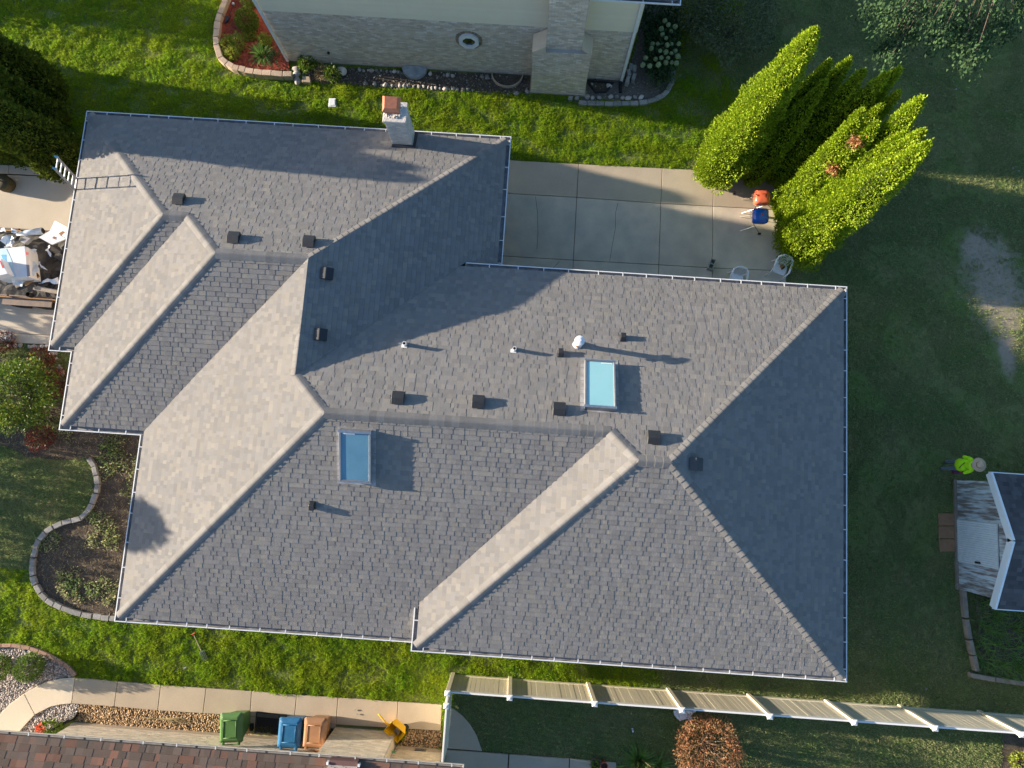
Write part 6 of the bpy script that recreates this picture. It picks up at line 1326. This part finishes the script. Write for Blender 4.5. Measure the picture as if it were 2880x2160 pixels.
c4 = Q2((-200, 1190), (0, 1160), (185, 1560), (-150, 1640)); q = [at(x, y, 1.9) for x, y in c4]; t = thing('carton', 'smaller open carton with red lettering band', 'box', Vector(((q[0].x+q[2].x)/2, (q[0].y+q[2].y)/2, 1.56))); WL[t] = Vector(t.location); mb = MB(); mb.prism([xy(p) for p in q], 1.57, 1.88); mb.build('carton_body', 'paper_white', t, bevel=.008)
printq(Q2((-10, 1230), (20, 1225), (100, 1410), (60, 1425)), 'box_red', 'print_band', 1.886)
a, b = [at(*p, 1.15) for p in Q2((440, 545), (1110, 455))]; t = thing('duct_roll', 'pale blue grey plastic roll on the heap', 'roll', (a.x, a.y, .9)); WL[t] = Vector(t.location); mb = MB(); mb.tube([a, a.lerp(b, .4), b], [.05, .10, .12], 14); mb.build('roll', 'plastic_film', t, smooth=True); mb = MB(); mb.tube([b, b+(b-a).normalized()*.02], .09, 12); mb.build('core', 'rubber', t)
c4 = Q2((470, 700), (640, 580), (820, 640), (645, 790)); q = [at(x, y, 1.25) for x, y in c4]; mb = MB(); mb.prism([xy(p) for p in q], 1.1, 1.25); tag(mb.build('plastic_case', 'gutter_inside', bevel=.02), 'grey plastic case lying on the heap', 'case')
for pts_, m, lb in ((Q2((0, 700), (150, 560), (400, 600), (150, 860)), 'plastic_film', 'crumpled blue plastic film beside the carton'), (Q2((190, 690), (380, 690), (350, 880), (160, 890)), 'paper_white', 'white printed sack above the carton'), (Q2((800, 1250), (1040, 1380), (900, 1620), (790, 1600)), 'plastic_film', 'torn blue white bag right of the carton'),
                    (Q2((1190, 830), (1300, 820), (1310, 1130), (1190, 1000)), 'paper_white', 'white torn paper below the foam board'), (Q2((1000, 1270), (1060, 1260), (1190, 1500), (1120, 1450)), 'paper_white', 'narrow white paper strip on dark felt'), (Q2((810, 900), (890, 880), (905, 1050), (830, 980)), 'plastic_film', 'small blue plastic scrap on dark felt'),
                    (Q2((0, 380), (180, 390), (120, 500), (-20, 480)), 'paper_white', 'white wrapper at the trailer edge'), (Q2((230, 400), (420, 400), (410, 500), (300, 510)), 'plastic_film', 'pale plastic wrapper by the trailer rail'),
                    (T(0, 760, (850, 270), (1320, 170), (1310, 260), (900, 290), k=.1266), 'paper_white', 'long pinkish white tarp strip on the heap'), (T(0, 760, (260, 240), (520, 230), (480, 330), (280, 330), k=.1266), 'plastic_film', 'white blue plastic sheet under the plank')):
    tag(crumple('plastic_scrap', [at(x, y, 1.28) for x, y in pts_], m, amp=.09, freq=6), lb, 'scrap')
for a, b, w_, m, lb in (((345, 365), (850, 90), .07, 'wood_old', 'weathered grey plank sloping on the heap'), ((560, 330), (870, 110), .05, 'wood_orange', 'rusty brown plank beside the grey one'), ((740, 400), (1290, 500), .05, 'wood_old', 'long grey board along the trailer side'), ((820, 370), (1270, 450), .03, 'wood_old', 'thin grey batten along the trailer side')):
    p0, p1 = [at(*p, 1.12) for p in T(0, 760, a, b, k=.1266)]; d = p1-p0; q = Vector((-d.y, d.x, 0)).normalized(); mb = MB(); mb.obox((p0+p1)/2, d/2, q*w_, (0, 0, .02)); tag(mb.build('plank', m, bevel=.005), lb, 'plank')
for (x, y), r, lb in (((640, 540), .09, 'cut pipe end beside the trailer rail'), ((1160, 350), .12, 'dark bucket mouth in the waste')):
    p = at(*T(0, 760, (x, y), k=.1266)[0], 1.0); mb = MB(); mb.lathe((p.x, p.y, .85), [(r*.9, 0), (r, .2), (r*.88, .2), (r*.8, .03)], 16); tag(mb.build('bucket', 'rubber'), lb, 'bucket')
c = at(2, 510, .45); t = thing('lidded_tub', 'low olive lidded tub on the driveway', 'tub', (c.x, c.y, .06)); mb = MB(); mb.lathe((c.x, c.y, .06), [(.26, 0), (.29, .12), (.29, .26), (.28, .30)], 24); mb.build('drum', 'olive', t, smooth=True); mb = MB(); mb.lathe((c.x, c.y, .36), [(.30, 0), (.31, .05), (.26, .10), (.12, .13), (.01, .13)], 24); mb.build('lid', 'olive', t, smooth=True); mb = MB(); mb.tube([(c.x-.12, c.y+.05, .48), (c.x, c.y, .51), (c.x+.14, c.y-.05, .48)], .016, 8); mb.build('handle', 'rubber', t)
c = at(30, 951, .12); t = thing('duffel_bag', 'grey bag with white strap on the driveway edge', 'bag', (c.x, c.y, .06)); P_, u_ = None, None; bm = bmesh.new(); bmesh.ops.create_icosphere(bm, subdivisions=3, radius=1)
for v in bm.verts: s_ = 1+.25*noise.noise(v.co*2); v.co = Vector((v.co.x*.24*s_, v.co.y*.15*s_, v.co.z*.11*s_+.11))
me = bpy.data.meshes.new('bag'); bm.to_mesh(me); bm.free(); me.materials.append(M['grey_cloth']); link_mesh('bag', me, t); mb = MB(); mb.tube([(c.x-.05, c.y-.02, .28), (c.x+.08, c.y+.05, .31), (c.x+.12, c.y-.05, .27), (c.x+.05, c.y-.1, .24)], .012, 6); mb.build('strap', 'paper_white', t)
# lantern, bag, litter, pots
a, b = [at(*p, .14) for p in Z8((480, -20), (365, 290))]; t = thing('garden_lantern', 'black lantern on a thin stake lying on red mulch', 'lantern', (b.x, b.y, .1)); mb = MB(); mb.tube([a, b], .012, 6); mb.build('stake', 'black_metal', t); d = (b-a).normalized(); q = Vector((-d.y, d.x, 0)); mb = MB(); mb.add([b-q*.07, b+q*.07, b+q*.05+d*.16, b+d*.24, b-q*.05+d*.16]+[p+Vector((0, 0, .07)) for p in (b-q*.07, b+q*.07, b+q*.05+d*.16, b+d*.24, b-q*.05+d*.16)], [(4, 3, 2, 1, 0), (5, 6, 7, 8, 9)]+[(i, (i+1) % 5, 5+(i+1) % 5, 5+i) for i in range(5)]); mb.build('lantern_head', 'black_metal', t)
p = a.lerp(b, .28); mb = MB(); mb.lathe((p.x, p.y, .1), [(.01, 0), (.05, .03), (.055, .07), (.03, .11), (.01, .12)], 14); mb.build('glass_ball', 'aluminium', t, smooth=True)
tag(crumple('plastic_bag', [at(x, y, .18) for x, y in T(1440, 1620, (1390, 1160), (1570, 1165), (1540, 1235), (1430, 1235))], 'paper_white', amp=.12, freq=7), 'crumpled white plastic bag under the fence', 'bag')
tag(crumple('paper_scrap', [at(x, y, .07) for x, y in T(1440, 1620, (1032, 1320), (1045, 1318), (1056, 1352), (1045, 1355))], 'paper_white', amp=.03, n=3), 'tiny white paper scrap on the fenced lawn', 'paper')
c = at(1675, 2150, .25); t = thing('planter_box', 'square dark planter with green plant on the rear patio', 'planter', (c.x, c.y, .06)); mb = shell(.13, .15, .15, .17, .06, .30, .02); mb.xform(Matrix.Translation((c.x, c.y, 0))).build('planter', 'trailer_steel', t); P_, u_ = ball_points((c.x, c.y, .3), (.12, .14, .08), 120, .2); np_mesh('plant', *leaves(P_, u_, .1, .03, .6), 'leaf_green', t)
c = at(1699, 2153, .25); t = thing('flower_pot', 'round red pot beside the square planter', 'pot', (c.x, c.y, .06)); mb = MB(); mb.lathe((c.x, c.y, .06), [(.09, 0), (.13, .26), (.11, .26), (.08, .05)], 18); mb.build('pot', 'grill_red', t); mb = MB(); mb.lathe((c.x, c.y, .06), [(.108, .22), (.01, .23)], 16); mb.build('soil', 'dark_soil', t)
c = at(118, 2048, .35); t = thing('flower_planter', 'potted coral flower beside the tan brick corner', 'plant', (c.x, c.y, 0)); P_, u_ = ball_points((c.x+.25, c.y, .25), (.35, .2, .15), 300, .3); np_mesh('foliage', *leaves(P_, u_, .1, .06, .5), 'leaf_green', t); P_, u_ = ball_points((c.x-.03, c.y, .4), (.13, .12, .08), 160, .2); np_mesh('petals', *leaves(P_, u_, .06, .05, .6), 'flower_coral', t)
mb = MB(); ch_ = K8((760, 990), (830, 945), (1000, 850), (1150, 770), (1210, 690)); mb.tube([at(x, y, .05) for x, y in ch_], .05, 8); tag(mb.build('drain_pipe', 'rubber'), 'black corrugated drain pipe along the pebble bed', 'pipe')
for (x, y) in ((2830, 312), (2862, 300), (2866, 480), (2850, 472), (2620, 220), (2580, 213), (2689, 250), (2613, 842), (520, 1878), (1005, 2009), (998, 1997), (2349, 1995), (2606, 1938), (1780, 2053)):
    s_ = .02+random.random()*.02; p = at(x, y, .1); mb = MB(); mb.obox((p.x, p.y, .09), (s_, s_*.3, 0), (-s_*.2, s_*.5, 0), (0, 0, .008)); tag(mb.build('litter_scrap', 'gutter_inside'), 'tiny pale litter scrap lying on grass or concrete', 'litter', 'scattered pale litter')
